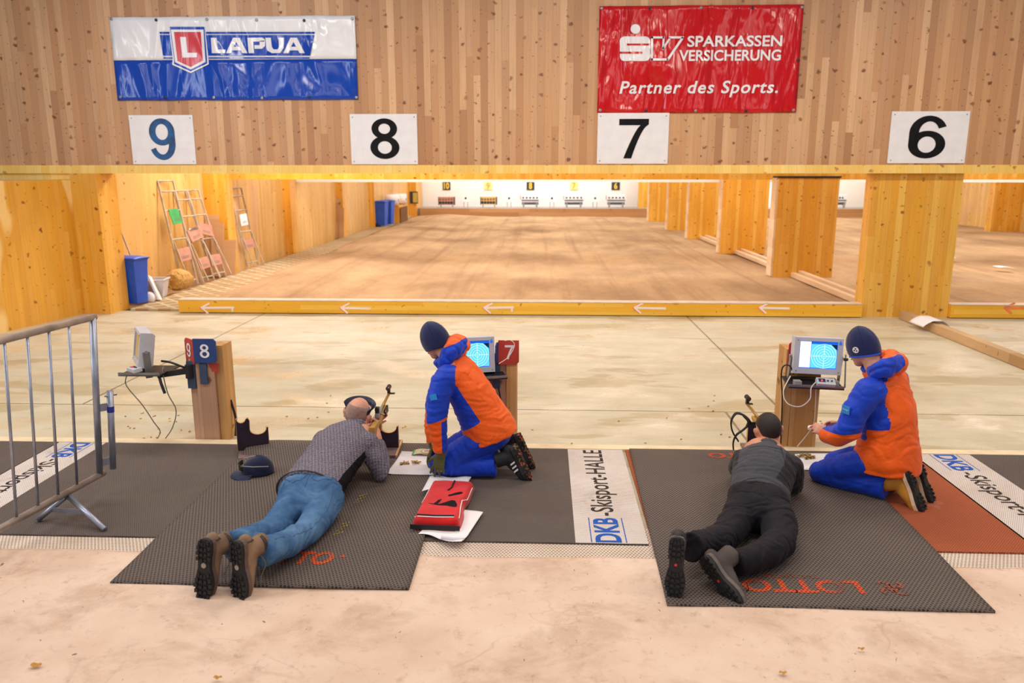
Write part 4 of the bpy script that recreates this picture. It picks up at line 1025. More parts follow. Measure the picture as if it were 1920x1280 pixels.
# red rifle bag and papers
o = thing('white_paper', 'white folded paper sticking out below the red bag', 'paper', (-.6, 4.4, ZM))
def pp(u, v):
    P = [G(p[0], p[1], .03) for p in ((784, 1003), (866, 1023), (906, 962), (838, 952))]
    p = (P[0] * (1 - u) + P[1] * u) * (1 - v) + (P[3] * (1 - u) + P[2] * u) * v
    roll = .022 * max(0, 1 - v / .22) ** 1.0 * max(0, (u - .45) / .55)
    return (p.x, p.y + (.02 * math.sin(u * 6) if v == 0 else 0), .0385 + roll + .002 * math.sin(u * 9))
MB().grid(pp, 28, 16).build('sheet', M['paper'], o, world=True, smooth=True, thick=.001)
MB().tube([tuple(V(pp(.55, .02)) + V((0, 0, .012))), tuple(V(pp(.8, .02)) + V((0, 0, .006))), tuple(V(pp(1, .1)) + V((0, 0, .004)))], [.016, .013, .010], 12, caps=False).build('rolled_edge', M['paper'], o, world=True, smooth=True)
red_c = fabric('red_bag_cloth', (206, 14, 18), .6, 400, .25)
o = thing('rifle_bag', 'red padded bag with black swoosh print and white piping by the kneeling person', 'bag', (-.64, 4.65, ZS))
BT = frame((-.795, 4.365, .0395), (1, -.05, 0), (.05, 1, 0)); BL = .66; BW = .305
pts = []
def bagf(u, v):
    # outline: straight sides with a waist on the right
    wl = .0; wr = BW - (.018 * math.exp(-((v - .45) / .12) ** 2))
    x = wl + (wr - wl) * u; y = BL * v
    r = .05
    e = min(u * BW, (1 - u) * BW, v * BL * 1.2)
    z = .072 * (1 - max(0, 1 - e / .035) ** 2) * (1 - .30 * v) + .004 * mnoise.noise(V((u * 4, v * 6, 1)))
    for cx, cy, sx, sy in ((r, r, -1, -1), (BW - r, r, 1, -1)):
        if (x - cx) * sx > 0 and (y - cy) * sy > 0:
            q_ = V((x - cx, y - cy)); k = max(abs(q_.x), abs(q_.y)); l = q_.length
            if l > 1e-6: x = cx + q_.x * k / l; y = cy + q_.y * k / l
    return V((x, y, z))
m = MB(); m.grid(lambda u, v: BT @ bagf(u, v), 30, 44); m.build('body', red_c, o, world=True, smooth=True, thick=.002)
def onbag(pts, off=.002): return [BT @ (bagf(u, v) + V((0, 0, off))) for u, v in pts]
m = MB(); m.tube(onbag([(.97, .92), (.97, .6), (.93, .5), (.925, .3), (.95, .12), (.85, .055), (.5, .045), (.15, .05), (.06, .09)]), .0032, 6); m.build('white_piping', M['paper'], o, world=True)
m = MB(); m.tube(onbag([(.05, .96), (.06, .7), (.03, .55), (.05, .45)]), .0032, 6); m.build('white_piping', M['paper'], o, world=True)
m = MB(); m.tube(onbag([(.10, .095), (.5, .075), (.86, .085)]), .006, 6); m.tube(onbag([(.55, .99), (.55, .8), (.5, .72)]), .006, 6); m.build('zip', M['black_rubber'], o, world=True)
m = MB()
def bagpoly(m, a, b, n=14):
    for i in range(n):
        t0, t1 = i / n, (i + 1) / n
        l = lambda P, t: (lambda s: (P[int(s)][0] * (1 - s % 1) + P[min(int(s) + 1, len(P) - 1)][0] * (s % 1), P[int(s)][1] * (1 - s % 1) + P[min(int(s) + 1, len(P) - 1)][1] * (s % 1)))(t * (len(P) - 1) * .9999)
        m.add(onbag([l(a, t0), l(a, t1), l(b, t1), l(b, t0)], .0025), [(0, 1, 2, 3)])
bagpoly(m, [(.22, .38), (.45, .36), (.62, .43), (.72, .47), (.80, .46), (.85, .38)], [(.22, .375), (.45, .33), (.62, .33), (.72, .31), (.80, .30), (.85, .31)])
m.build('black_print', M['black_paint'], o, world=True); m = MB()
bagpoly(m, [(.34, .38), (.38, .42), (.41, .47)], [(.42, .36), (.46, .42), (.48, .49)])
m.build('black_print', M['black_paint'], o, world=True); m = MB()
bagpoly(m, [(.56, .60), (.66, .66), (.78, .69), (.84, .68)], [(.58, .56), (.68, .60), (.78, .63), (.84, .65)])
m.build('black_print', M['black_paint'], o, world=True)
def lin(u, v):
    P = [G(p[0], p[1], .07) for p in ((792, 920), (874, 912), (884, 886), (806, 884))]
    p = (P[0] * (1 - u) + P[1] * u) * (1 - v) + (P[3] * (1 - u) + P[2] * u) * v
    return (p.x, p.y - .06 * (abs(u - .55) ** 1.2) * (1 - v), .080 - .042 * v + .006 * math.sin(u * 9))
MB().grid(lin, 20, 10).build('paper_liner', M['paper'], o, world=True, smooth=True, thick=.001)
m = MB(); m.grid(lambda u, v: BT @ V((BW * u, -.004 + .0, .004 + .03 * v)), 10, 3); m.build('side_band', M['black_rubber'], o, world=True, thick=.006)
# paper with a heap of cartridges at the right place
o = thing('white_paper', 'white paper with a heap of brass between the right shooter and kneeling person', 'paper', (1.9, 5.6, ZM))
pb = [G(p[0], p[1], .036) for p in ((1495, 882), (1545, 880), (1558, 849), (1490, 851))]
MB().grid(lambda u, v: tuple(((pb[0] * (1 - u) + pb[1] * u) * (1 - v) + (pb[3] * (1 - u) + pb[2] * u) * v).xy) + (.037 + .002 * math.sin(u * 5),), 10, 8).build('sheet', M['paper'], o, world=True, smooth=True, thick=.001)
p = G(1512, 857, .04); pile(p.x, p.y, 42, .0415, 'brass cartridge in the dense heap beside the right kneeling person', 'dense heap of cartridges', .046, 1.3)
# spent cases on the concrete
rnd = random.Random(11); first = None
def case_at(px, py, z=.0):
    global first
    g = G(px, py, z); p = (g.x, g.y, z + .0046)
    if first is None:
        first = thing('cartridge_case', 'spent brass case scattered on the floor in front of the mats', 'cartridge case', p, 1.0, 'spent cases on the floor')
        MB().lathe([(.0038, -.009), (.0046, -.009), (.0046, -.008), (.0043, -.007), (.0043, .009), (.0034, .009), (.0034, .0)], 10, Matrix.Rotation(math.pi / 2, 4, 'Y')).build('casing', M['brass'], first)
    else: dup(first, p, rnd.uniform(0, 6.28))
for px, py in ((318, 785), (425, 766), (437, 768), (240, 800), (420, 772), (613, 756), (616, 773), (578, 785), (595, 783), (538, 781), (620, 742), (1328, 762), (1338, 752), (1337, 771), (1292, 766), (1250, 784), (1368, 820), (1538, 790), (1484, 812), (1277, 824), (965, 812), (1072, 832), (1210, 831), (998, 806), (760, 800), (700, 792), (755, 802), (500, 800), (318, 790), (300, 812), (1160, 790), (1340, 742), (1352, 815)): case_at(px, py)
for i in range(16): case_at(rnd.uniform(235, 360), rnd.uniform(770, 822))
# steel barrier
o = thing('crowd_barrier', 'galvanised steel crowd barrier at the left edge', 'barrier', (-2.99, 4.55, ZM))
e = V((-2.964, 4.817, 0)); d = V((-.139, -.99, 0)).normalized(); zb, zt = .175, 1.25; LEN = 1.95
pt = lambda s, z: e + d * s + V((.075 * (z - zb) / (zt - zb), 0, z))
MB().tube([pt(-.02, zt), pt(LEN, zt)], .021, 14).build('top_rail', M['galv_worn'], o, world=True, smooth=True)
MB().tube([pt(-.04, zb), pt(LEN, zb)], .021, 14).build('bottom_rail', M['galv_worn'], o, world=True, smooth=True)
for s in (0, LEN): MB().tube([pt(s, zb), pt(s, zt)], .021, 14).build('end_post', M['galv'], o, world=True, smooth=True)
for k in range(10): MB().tube([pt(.212 + k * .165, zb), pt(.212 + k * .165, zt)], .0085, 10).build('bar', M['galv'], o, world=True, smooth=True)
hx = V((.062, .055, 0))
h = MB().tube([pt(0, .20) + hx, pt(0, .745) + hx], .021, 14).build('hinge_tube', M['galv'], o, world=True, smooth=True)
for z in (.26, .64): MB().bar(pt(0, z), pt(0, z) + hx * .8, .008, .05).build('hinge_plate', M['galv'], h, world=True)
MB().tube([pt(0, .60) + hx, pt(0, .64) + hx], .0225, 14).build('blue_band', plain('blue_tape', (40, 52, 150), .5), h, world=True)
MB().tube([pt(0, .715) + hx * .6, pt(0, .715) + hx * 1.5], .007, 8).build('bolt', M['steel'], h, world=True)
for s in (.30, 1.65):
    a = pt(s, zb - .02); fl = V((a.x - .147, a.y - .10, ZM + .012)); fr = V((a.x + .345, a.y - .21, ZM + .012))
    MB().tube([a, fl], .0175, 12).build('foot', M['galv'], o, world=True, smooth=True); MB().tube([a, fr], .0175, 12).build('foot', M['galv'], o, world=True, smooth=True)
    MB().bar(a * .42 + fl * .58, a * .5 + fr * .5, .006, .03).build('foot_brace', M['galv'], o, world=True)
# ------------------------------------------------------------------ things in the range
def bin_(lab, loc, rz, h=1.02, grp='blue wheeled bins'):
    o = thing('wheeled_bin', lab, 'bin', loc, rz, grp); k = h / 1.02
    m = MB(); sec = [(.30, .34, .05), (.40, .44, .90), (.42, .46, .905), (.42, .46, .94)]
    vs = []; fs = []
    for w, d, z in sec:
        for sx, sy in ((-1, -1), (1, -1), (1, 1), (-1, 1)): vs.append((sx * w / 2 * k, (sy * d / 2 + .0) * k, z * k))
    for i in range(3):
        for q_ in range(4): fs.append((i * 4 + q_, i * 4 + (q_ + 1) % 4, i * 4 + 4 + (q_ + 1) % 4, i * 4 + 4 + q_))
    fs += [(3, 2, 1, 0), (12, 13, 14, 15)]
    m.add(vs, fs).build('body', M['blue_bin'], o, bevel=.015)
    def lid(u, v): return ((u - .5) * .45 * k, (v - .5) * .51 * k, (.95 + .045 * (1 - (2 * u - 1) ** 2) * (1 - (2 * v - 1) ** 4)) * k)
    MB().grid(lid, 10, 10).build('lid', M['blue_bin'], o, smooth=True, thick=.02)
    MB().tube([(-.16 * k, .26 * k, .96 * k), (.16 * k, .26 * k, .96 * k)], .016, 8).build('handle', M['blue_bin'], o)
    for s in (-1, 1): MB().tube([(s * .16 * k, .17 * k, .085 * k), (s * .21 * k, .17 * k, .085 * k)], .085 * k, 18).build('wheel', M['black_rubber'], o)
    return o
b = bin_('blue wheeled bin standing behind the left wall pier', (-6.74, 12.50, .03), R(78), .84)
b2 = bin_('front one of two blue bins far back on the left wall', (-6.62, 32.0, .03), R(80), 1.1)
b3 = dup(b2, (-6.55, 33.0, .03), R(80), 'rear one of two blue bins far back on the left wall')
# white sacks and tub beside the near bin
def blob(lab, name, cat, c, r, mat, seed, parent_grp=None, flat_top=False):
    o = MB().ball(c, r, 24).build(name, mat, smooth=True)
    for v in o.data.vertices:
        n = mnoise.noise(v.co * 6 + V((seed, 0, 0))); v.co += (v.co - V(c)).normalized() * n * .22 * min(r)
        if v.co.z < c[2] - r[2] * .85: v.co.z = c[2] - r[2] * .85
    return tag(o, lab, cat, parent_grp)
simple('board_offcut', MB().bar((-6.56, 12.98, .03), (-6.74, 13.02, .44), .30, .03, (1, .3, 0)), M['white_paint'], 'white board leaning against the near blue bin', 'board')
blob('crumpled white sack at the foot of the near blue bin', 'white_sack', 'sack', (-6.66, 12.82, .10), (.09, .08, .10), M['paper'], 3)
o = thing('plastic_tub', 'light grey square tub beside the white board on the left', 'tub', (-6.80, 13.35, .03), R(10))
m = MB(); vs = []; fs = []
for w, z in ((.26, 0), (.36, .30), (.40, .305), (.40, .33), (.345, .33), (.25, .02)):
    for sx, sy in ((-1, -1), (1, -1), (1, 1), (-1, 1)): vs.append((sx * w / 2, sy * w / 2, z))
for i in range(5):
    for q_ in range(4): fs.append((i * 4 + q_, i * 4 + (q_ + 1) % 4, i * 4 + 4 + (q_ + 1) % 4, i * 4 + 4 + q_))
fs += [(3, 2, 1, 0), (20, 21, 22, 23)]
m.add(vs, fs).build('body', M['tub_grey'], o, bevel=.006)
# straw bale and pallet board behind it
o = thing('straw_bale', 'round straw bundle lying at the foot of the left wall', 'straw bundle', (-6.78, 14.18, .03), R(80))
m = MB().tube([(-.20, 0, .18), (-.1, 0, .19), (.1, 0, .19), (.20, 0, .18)], [.14, .19, .19, .16], 24, dome=False); bl = m.build('straw', M['straw'], o, smooth=False)
for v in bl.data.vertices: v.co += V((mnoise.noise(v.co * 22), mnoise.noise(v.co * 25 + V((3, 0, 0))), mnoise.noise(v.co * 20 + V((9, 0, 0))))) * .03
simple('crate_board', MB().box((-7.14, 13.35, .27), (.25, .9, .03)).box((-7.14, 12.95, .13), (.22, .03, .26)).box((-7.14, 13.75, .13), (.22, .03, .26)), M['rough_timber'], 'low board bench along the left wall behind the grey tub', 'bench')
simple('paper_pad', MB().box((-7.13, 13.5, .297), (.20, .42, .02), rot=(0, 0, .2)), M['paper'], 'white paper pad on the low board bench at the left wall', 'paper')
o = thing('broom_stick', 'thin stick leaning on the left wall behind the near blue bin', 'stick', (-6.82, 13.1, 0))
MB().tube([G(243, 486, .8).lerp(G(243, 486, .8), 0) * 0 + V((-6.95, 13.02, .55)), V((-7.29, 13.1, 1.52))], .016, 8).build('handle', M['frame_steel'], o, world=True)
MB().tube([V((-6.80, 12.98, .10)), V((-6.95, 13.02, .55))], .016, 8).build('lower_handle', M['frame_steel'], o, world=True)
# target frames leaning on the wall: pairs of slim steel ladders
def rack(lab, foot, top, w, boards_, h2=None):
    """foot/top: centre points; boards_: (height fraction, material, tilt, label)"""
    f = V(foot); t = V(top); ax = (t - f); L = ax.length
    o = thing('steel_rack', lab, 'target frame', f, 0, 'steel target frames on the left wall')
    sd = V((.18, 1, 0)).normalized()
    for s in (-1, 1): MB().tube([f + sd * s * w / 2, t + sd * s * w / 2], .021, 8).build('rail', M['frame_steel'], o, world=True)
    for k in (.05, .45, .72, .9, 1.0): MB().tube([f + ax * k - sd * w / 2, f + ax * k + sd * w / 2], .016, 8).build('rung', M['frame_steel'], o, world=True)
    nrm = ax.cross(sd).normalized()
    if nrm.x < 0: nrm = -nrm
    for s in (-1, 1): MB().tube([f + sd * s * w * .46 + nrm * .16, f + ax * .42 + sd * s * w * .46 + nrm * .03], .013, 8).build('prop', M['frame_steel'], o, world=True)
    for k, mt, tl, lb, bw, bh in boards_:
        T = frame(f + ax * k + nrm * .035, sd + ax.normalized() * tl, ax)
        b_ = MB().box((0, 0, 0), (w * bw, L * bh, .012), T).build('target_board', mt, o, world=True)
        b_['label'] = lb
        m = MB()
        for r_ in range(3): m.box((0, -L * bh * .3 + r_ * .02, .0075), (w * bw * .6, .008, .001), T)
        m.build('print_line', M['cable_grey'], b_, world=True)
    return o
pk, gr, wh = M['paper_pink'], M['paper_green'], M['paper']
rack('steel target frame with green board, leftmost of the leaning frames', (-6.82, 14.72, .03), (-7.27, 15.02, 2.02), .46, [(.66, gr, .05, 'green board', .62, .14), (.30, pk, .05, 'faded pink board', .85, .12)])
rack('steel target frame with crooked pink board and white strip, second leaning frame', (-6.76, 15.38, .03), (-7.27, 15.62, 1.82), .44, [(.52, pk, .2, 'crooked pink board', .95, .13), (.575, wh, .1, 'white strip', .7, .03), (.20, pk, .08, 'faded pink board', .8, .12)])
rack('steel target frame with raised pink board beside the leaning planks, third frame', (-6.78, 16.02, .03), (-7.27, 16.14, 1.82), .44, [(.55, pk, -.25, 'tilted pink board', .95, .13), (.20, pk, 0, 'faded pink board', .85, .12)])
rack('steel target frame with white sheet, standing beyond the first pilaster', (-6.84, 18.1, .03), (-7.03, 17.85, 1.84), .48, [(.60, wh, .05, 'white sheet', .6, .14), (.29, pk, 0, 'faded pink board', .95, .12)])
# planks leaning at the first pilaster
for i, (x0, y, h, w, lab) in enumerate(((-7.13, 16.52, 1.28, .30, 'tallest plank leaning beside the target frames'), (-6.98, 16.42, 1.12, .27, 'middle plank leaning at the first pilaster'), (-6.72, 16.4, .76, .25, 'shortest plank leaning at the first pilaster'))):
    o = simple('leaning_plank', MB().bar((x0, y, .0), (x0 - .02, y + .22, h), w, .04, (0, 1, 0)), M['range_plank'] if 'range_plank' in M else M['rough_timber'], lab, 'plank', 'planks at the first pilaster')
for i, (x, y, h, lab) in enumerate(((-6.98, 26.45, 1.35, 'taller plank leaning at the third pilaster, far left'), (-6.86, 26.4, 1.02, 'shorter plank leaning at the third pilaster, far left'))):
    simple('leaning_plank', MB().bar((x, y, 0), (x - .01, y + .22, h), .16, .05, (0, 1, 0)), M['rough_timber'], lab, 'plank', 'planks at the third pilaster')
# box and white rolls by the far bins
o = thing('wooden_cabinet', 'open wooden box under white rolls beside the far blue bins', 'box', (-6.6, 34.6, .0)); bx(-6.95, -6.3, 34.2, 36.2, 0, .80).build('body', M['varnish'], o, world=True)
bx(-6.27, -6.25, 34.3, 36.1, .05, .72).build('opening', plain('box_inside', (120, 78, 40), .8), o, world=True)
for i, (x, y, lab) in enumerate(((-6.62, 34.0, 'left white paper roll on the far wooden box'), (-6.5, 35.6, 'right white paper roll on the far wooden box'))):
    o = thing('paper_roll', lab, 'paper roll', (x, y + (.3 if i == 0 else 0), .80), 0, 'white rolls on the wooden box')
    MB().tube([(-.28, 0, .24), (.28, 0, .24)], .24, 20).build('roll', M['paper'], o, smooth=True); MB().tube([(.27, 0, .24), (.29, 0, .24)], .06, 12).build('core', M['black_plastic'], o)
o = thing('notice_frame', 'small dark framed notice on the last left pilaster', 'notice', (-6.6, 41.0, .7))
MB().box((-6.75, 40.985, .95), (.42, .03, .62)).build('frame', M['dark_plate'], o, world=True); MB().box((-6.68, 40.967, .95), (.24, .01, .5)).build('sheet', M['olive_paint'], o, world=True)
# target numbers and targets in front of the white wall
YT = 42.95
def tgt_num(n, px0, px1, py0, py1, bg, fg, lab):
    a = PY(px0, py0, YT); b = PY(px1, py1, YT)
    o = thing('target_number', lab, 'sign', ((a.x + b.x) / 2, YT, b.z), 0, 'target numbers on the white wall')
    MB().box(((a.x + b.x) / 2, YT + .02, (a.z + b.z) / 2), (b.x - a.x, .03, a.z - b.z)).build('plate', bg, o, world=True)
    T = frame((0, YT, 0), (1, 0, 0), (0, 0, 1)); h = (a.z - b.z) * .78; w = (.52 if len(n) == 1 else .82) * h; cx = (a.x + b.x) / 2; cz = (a.z + b.z) / 2
    MB().text(n, cx - w / 2, cz - h / 2, w, h, .012, bold=.03, M=T).build('numeral', fg, o, world=True)
tgt_num('10', 830, 844.5, 340.5, 356, M['dark_plate'], M['yellow_paint'], 'dark target plate with yellow number 10, leftmost on the white wall')
tgt_num('9', 908, 922.5, 340.5, 356, M['yellow_plate'], M['olive_paint'], 'pale yellow target plate with number 9 on the white wall')
tgt_num('8', 987.5, 1002, 340.5, 356, M['dark_plate'], M['yellow_paint'], 'dark target plate with yellow number 8 on the white wall')
tgt_num('7', 1069, 1083.5, 340.5, 356, M['yellow_plate'], M['olive_paint'], 'pale yellow target plate with number 7 on the white wall')
tgt_num('6', 1147, 1162, 340.5, 356, M['dark_plate'], M['yellow_paint'], 'dark target plate with yellow number 6, rightmost on the white wall')
YT2 = 42.2
def legs(o, xs, z1, w=.05):
    for x in xs: MB().box((x, YT2 + .08, (.40 + z1) / 2), (w, w, z1 - .40)).build('leg', M['grey_case_dark'], o, world=True)
def grid_target(px0, px1, py0, py1, mat, lab):
    a = PY(px0, py0, YT2); b = PY(px1, py1, YT2); o = thing('grid_target', lab, 'target', ((a.x + b.x) / 2, YT2, .40), 0, 'covered targets')
    w = b.x - a.x; h = a.z - b.z
    MB().box(((a.x + b.x) / 2, YT2 + .05, (a.z + b.z) / 2), (w, .06, h)).build('board', mat, o, world=True)
    m = MB()
    for r_ in range(2):
        for k in range(5): MB().tube([(a.x + w * (.12 + .17 * k), YT2 + .021, b.z + h * (.27 + .42 * r_)), (a.x + w * (.12 + .17 * k), YT2 + .01, b.z + h * (.27 + .42 * r_))], .075 if r_ == 0 else .06, 14).build('aiming_mark', M['mark_brown'] if r_ else M['dark_plate'], o, world=True)
    MB().box((a.x + w * .97, YT2 + .04, (a.z + b.z) / 2), (.06, .1, h * 1.02)).build('side_rail', M['dark_plate'], o, world=True)
    MB().box((a.x + w * .02, YT2 + .04, (a.z + b.z) / 2), (.04, .1, h * 1.02)).build('side_rail', M['dark_plate'], o, world=True)
    legs(o, (a.x + w * .15, b.x - w * .15), b.z + .02)
M['mark_brown'] = plain('brown_marks', (140, 100, 76), .7)
grid_target(821.5, 853, 369, 384, M['paper_pink'], 'pinkish grid target below number 10')
grid_target(900.5, 932, 369, 383.5, plain('tan_target_board', (220, 176, 100), .7), 'tan grid target below number 9')
def paper_target(px, lab):
    a = PY(px, 371.5, YT2); o = thing('paper_target', lab, 'target', (a.x, YT2, .40), 0, 'paper targets between the lanes')
    MB().box((a.x, YT2 + .04, a.z - .02), (.36, .03, .34)).build('card', plain('target_card', (250, 248, 248), .7, var=.01), o, world=True)
    MB().tube([(a.x, YT2 + .024, a.z), (a.x, YT2 + .012, a.z)], .055, 18).build('bull', M['black_paint'], o, world=True)
    legs(o, (a.x - .1, a.x + .1), a.z - .19, .03)
for px, lab in ((873, 'paper target with black bull between lanes 10 and 9'), (954.5, 'paper target with black bull between lanes 9 and 8'), (1035, 'paper target with black bull between lanes 8 and 7'), (1116, 'paper target with black bull between lanes 7 and 6')): paper_target(px, lab)
def plate_target(px0, px1, lab, n=5, grp='falling plate targets'):
    a = PY(px0, 364.5, YT2); b = PY(px1, 374.5, YT2); o = thing('plate_target', lab, 'target', ((a.x + b.x) / 2, YT2, .40), 0, grp)
    w = b.x - a.x; cx = (a.x + b.x) / 2
    MB().box((cx, YT2 + .05, (a.z + b.z) / 2), (w, .08, a.z - b.z)).build('face_plate', plain('target_face', (240, 242, 248), .5, var=.02), o, world=True, bevel=.02)
    for k in range(n): MB().tube([(a.x + w * (.12 + .19 * k), YT2 + .012, a.z - .17), (a.x + w * (.12 + .19 * k), YT2 - .002, a.z - .17)], .048, 16).build('falling_plate', M['dark_plate'], o, world=True)
    z1 = b.z
    MB().box((cx, YT2 + .06, z1 - .03), (w * .96, .08, .045)).build('dark_bar', M['dark_plate'], o, world=True)
    MB().box((cx, YT2 + .05, z1 - .095), (w * .95, .07, .08)).build('white_bar', M['grey_case'], o, world=True)
    MB().box((cx, YT2 + .1, z1 - .2), (w * .92, .06, .12)).build('mechanism', plain('target_mechanism', (96, 106, 112), .6), o, world=True)
    MB().box((a.x - .03, YT2 + .05, a.z - .17), (.05, .05, .2)).build('red_flag', plain('pale_red_flag', (232, 150, 150), .6), o, world=True)
    legs(o, (cx - w * .36, cx + w * .36), z1 - .13, .09)
plate_target(977, 1011, 'white plate target with black dots below number 8')
plate_target(1058, 1094, 'white plate target with black dots below number 7')
plate_target(1138, 1173, 'white plate target with black dots below number 6')
plate_target(1562, 1588, 'white plate target in the gap left of the nearest pillar', 4)
# scraps on the sand of the right-hand range
for px, py, w, lab in ((1880, 501, .30, 'white paper scrap on the sand at the right edge'), (1787, 484, .16, 'small white paper scrap on the sand beside the nearest pillar')):
    p = G(px, py, .03); simple('paper_scrap', MB().grid(lambda u, v: (p.x + w * (u - .5), p.y + .30 * (v - .5) - .1 * u, .045 + .012 * math.sin(u * 4)), 6, 4), M['paper'], lab, 'paper', thick=.002)
# ------------------------------------------------------------------ people
def noi(p, f, s=0.0): return mnoise.noise(V((p[0] * f + s, p[1] * f - s, p[2] * f + 2 * s)))
def skin(name, mb, mat, parent=None, voxel=.01, smooth=6, fold=None, zone=None, loc=None):
    """fuses closed shapes into one continuous surface"""
    me = bpy.data.meshes.new('raw'); me.from_pydata([tuple(p) for p in mb.v], [], mb.f)
    bm = bmesh.new(); bm.from_mesh(me); bmesh.ops.recalc_face_normals(bm, faces=bm.faces); bm.to_mesh(me); bm.free()
    t = bpy.data.objects.new('raw', me); COL.objects.link(t)
    r = t.modifiers.new('r', 'REMESH'); r.mode = 'VOXEL'; r.voxel_size = voxel; r.adaptivity = 0
    sm = t.modifiers.new('s', 'SMOOTH'); sm.factor = .5; sm.iterations = smooth
    dg = bpy.context.evaluated_depsgraph_get()
    out = bpy.data.meshes.new_from_object(t.evaluated_get(dg)); bpy.data.objects.remove(t)
    out.name = name; out.materials.clear()
    if fold:
        ns = [v.normal.copy() for v in out.vertices]
        for v, n in zip(out.vertices, ns): v.co += n * fold(v.co)
    if zone:
        at = out.attributes.new('zone', 'FLOAT', 'POINT')
        at.data.foreach_set('value', [zone(v.co) for v in out.vertices])
    if parent is not None: off = rootmat(parent).translation
    else: off = V(loc or (0, 0, 0))
    for v in out.vertices: v.co -= off
    out.materials.append(mat)
    out.polygons.foreach_set('use_smooth', [True] * len(out.polygons)); out.update()
    o = bpy.data.objects.new(name, out); COL.objects.link(o)
    if parent is not None: o.parent = parent
    else: o.location = off
    return o
def zonemat(name, ca, cb, rough=.62, folds=.35, edge=.004, weave=400):
    t = NT(name); co = t.coord()
    a = t.n('ShaderNodeAttribute', attribute_name='zone').outputs['Fac']
    k = t.math('GREATER_THAN', a, 0.0)
    v = t.ramp(t.noise(co, 5, 4), [(.3, .86), (.7, 1.06)])
    col = t.mix(1.0, t.mix(k, srgb(*ca), srgb(*cb)), v, 'MULTIPLY')
    h = t.math('ADD', t.noise(co, 11, 4, .55, .7), t.math('MULTIPLY', t.noise(co, weave, 1), .04))
    t.bump(h, folds, .02)
    return t.out(col, rough, 0, .3, **{'Sheen Weight': .1})
def mk_skin(name, c):
    t = NT(name); co = t.coord(); c = srgb(*c)
    col = t.ramp(t.noise(co, 14, 4), [(.3, tuple(x * .8 for x in c[:3]) + (1,)), (.7, tuple(min(1, x * 1.1) for x in c[:3]) + (1,))])
    t.bump(t.noise(co, 160, 2), .1, .002)
    return t.out(col, .5, 0, .4, **{'Subsurface Weight': .08, 'Subsurface Radius': (.01, .004, .002)})
SKIN = mk_skin('skin', (222, 158, 130)); SKIN2 = mk_skin('skin_warm', (214, 146, 116))
def head(m, c, f, u, k=1.0, ears=True):
    """head shapes: c centre of the skull, f facing, u up"""
    f = V(f).normalized(); u = (V(u) - f * V(u).dot(f)).normalized(); l = u.cross(f)
    Rm = Matrix((f, l, u)).transposed(); c = V(c)
    P = lambda a, b, d: c + (f * a + l * b + u * d) * k
    m.ball(P(-.006, 0, .012), (.098 * k, .078 * k, .100 * k), 24, rot=Rm)
    m.ball(P(.030, 0, -.045), (.062 * k, .062 * k, .062 * k), 18, rot=Rm)       # cheeks
    m.ball(P(.052, 0, -.092), (.036 * k, .040 * k, .028 * k), 14, rot=Rm)       # chin
    m.tube([P(.082, 0, .012), P(.104, 0, -.022), P(.096, 0, -.034)], [.010 * k, .014 * k, .012 * k], 10, dome=True)   # nose
    m.ball(P(.078, 0, .024), (.016 * k, .052 * k, .012 * k), 12, rot=Rm)        # brow
    m.ball(P(.084, 0, -.062), (.012 * k, .024 * k, .008 * k), 12, rot=Rm)       # mouth
    if ears:
        for s in (-1, 1):
            e = Matrix((( f * .8 + l * s * .3 + u * .1).normalized(), (l * s), u)).transposed()
            m.ball(P(-.008, s * .083, -.014), (.020 * k, .010 * k, .034 * k), 12, rot=e); m.ball(P(-.014, s * .092, .002), (.022 * k, .008 * k, .022 * k), 10, rot=e)
    return P, Rm
def face(parent, P, k=1.0):
    for s in (-1, 1):
        MB().ball(P(.078, s * .031, .006), .0125 * k, 12).build('eye', M['white_paint'], parent, world=True, smooth=True)
    m = MB().tube([P(.094, -.022, -.062), P(.099, 0, -.061), P(.094, .022, -.062)], .004, 6); m.build('lips', plain('lips', (176, 96, 86), .5), parent, world=True, smooth=True)
def hand(m, w, d, n, side, curl=.35, k=1.0, spread=.10, thumb=.6):
    """five fingers on a palm: w wrist, d finger direction, n out of the back of the hand, side = +1/-1 where the thumb leaves"""
    d = V(d).normalized(); n = (V(n) - d * V(n).dot(d)).normalized(); s = d.cross(n) * side; w = V(w)
    m.tube([w - d * .02 * k, w + d * .03 * k, w + d * .085 * k], [(.026 * k, .020 * k), (.036 * k, .017 * k), (.040 * k, .0135 * k)], 14, up=n, dome=False)
    for i, (off, L, r) in enumerate(((.030, .074, .0092), (.0105, .084, .0096), (-.0095, .078, .0092), (-.029, .060, .0082))):
        p = w + d * (.080 - .006 * abs(i - 1)) * k + s * off * k; dd = (d + s * off * spread * 70).normalized(); pts = [p - d * .012 * k, p]; an = 0
        for j, fr in enumerate((.45, .32, .23)):
            an += curl * (.9 + .25 * j + .08 * i)
            v = dd * math.cos(an) - n * math.sin(an); p = p + v * L * fr * k; pts.append(p)
        m.tube(pts, [r * k, r * k, r * .97 * k, r * .92 * k, r * .8 * k], 10, dome=True)
    p = w + d * .022 * k + s * .026 * k - n * .004 * k; v1 = (s * math.sin(thumb) * 1.1 + d * math.cos(thumb) - n * .25).normalized(); v2 = (v1 + d * .5 - n * .25).normalized()
    m.tube([p - v1 * .015 * k, p, p + v1 * .038 * k, p + v1 * .038 * k + v2 * .03 * k], [.013 * k, .0135 * k, .0115 * k, .009 * k], 10, dome=True)
    return m
def ellip(m, pts, rad, up=None, seg=24, dome=True): return m.tube(pts, rad, seg, up=up, dome=dome)
SOLE = [(.0, .012), (.006, .026), (.02, .034), (.06, .036), (.10, .030), (.14, .030), (.18, .040), (.215, .046), (.25, .042), (.275, .032), (.29, .018), (.295, .006)]
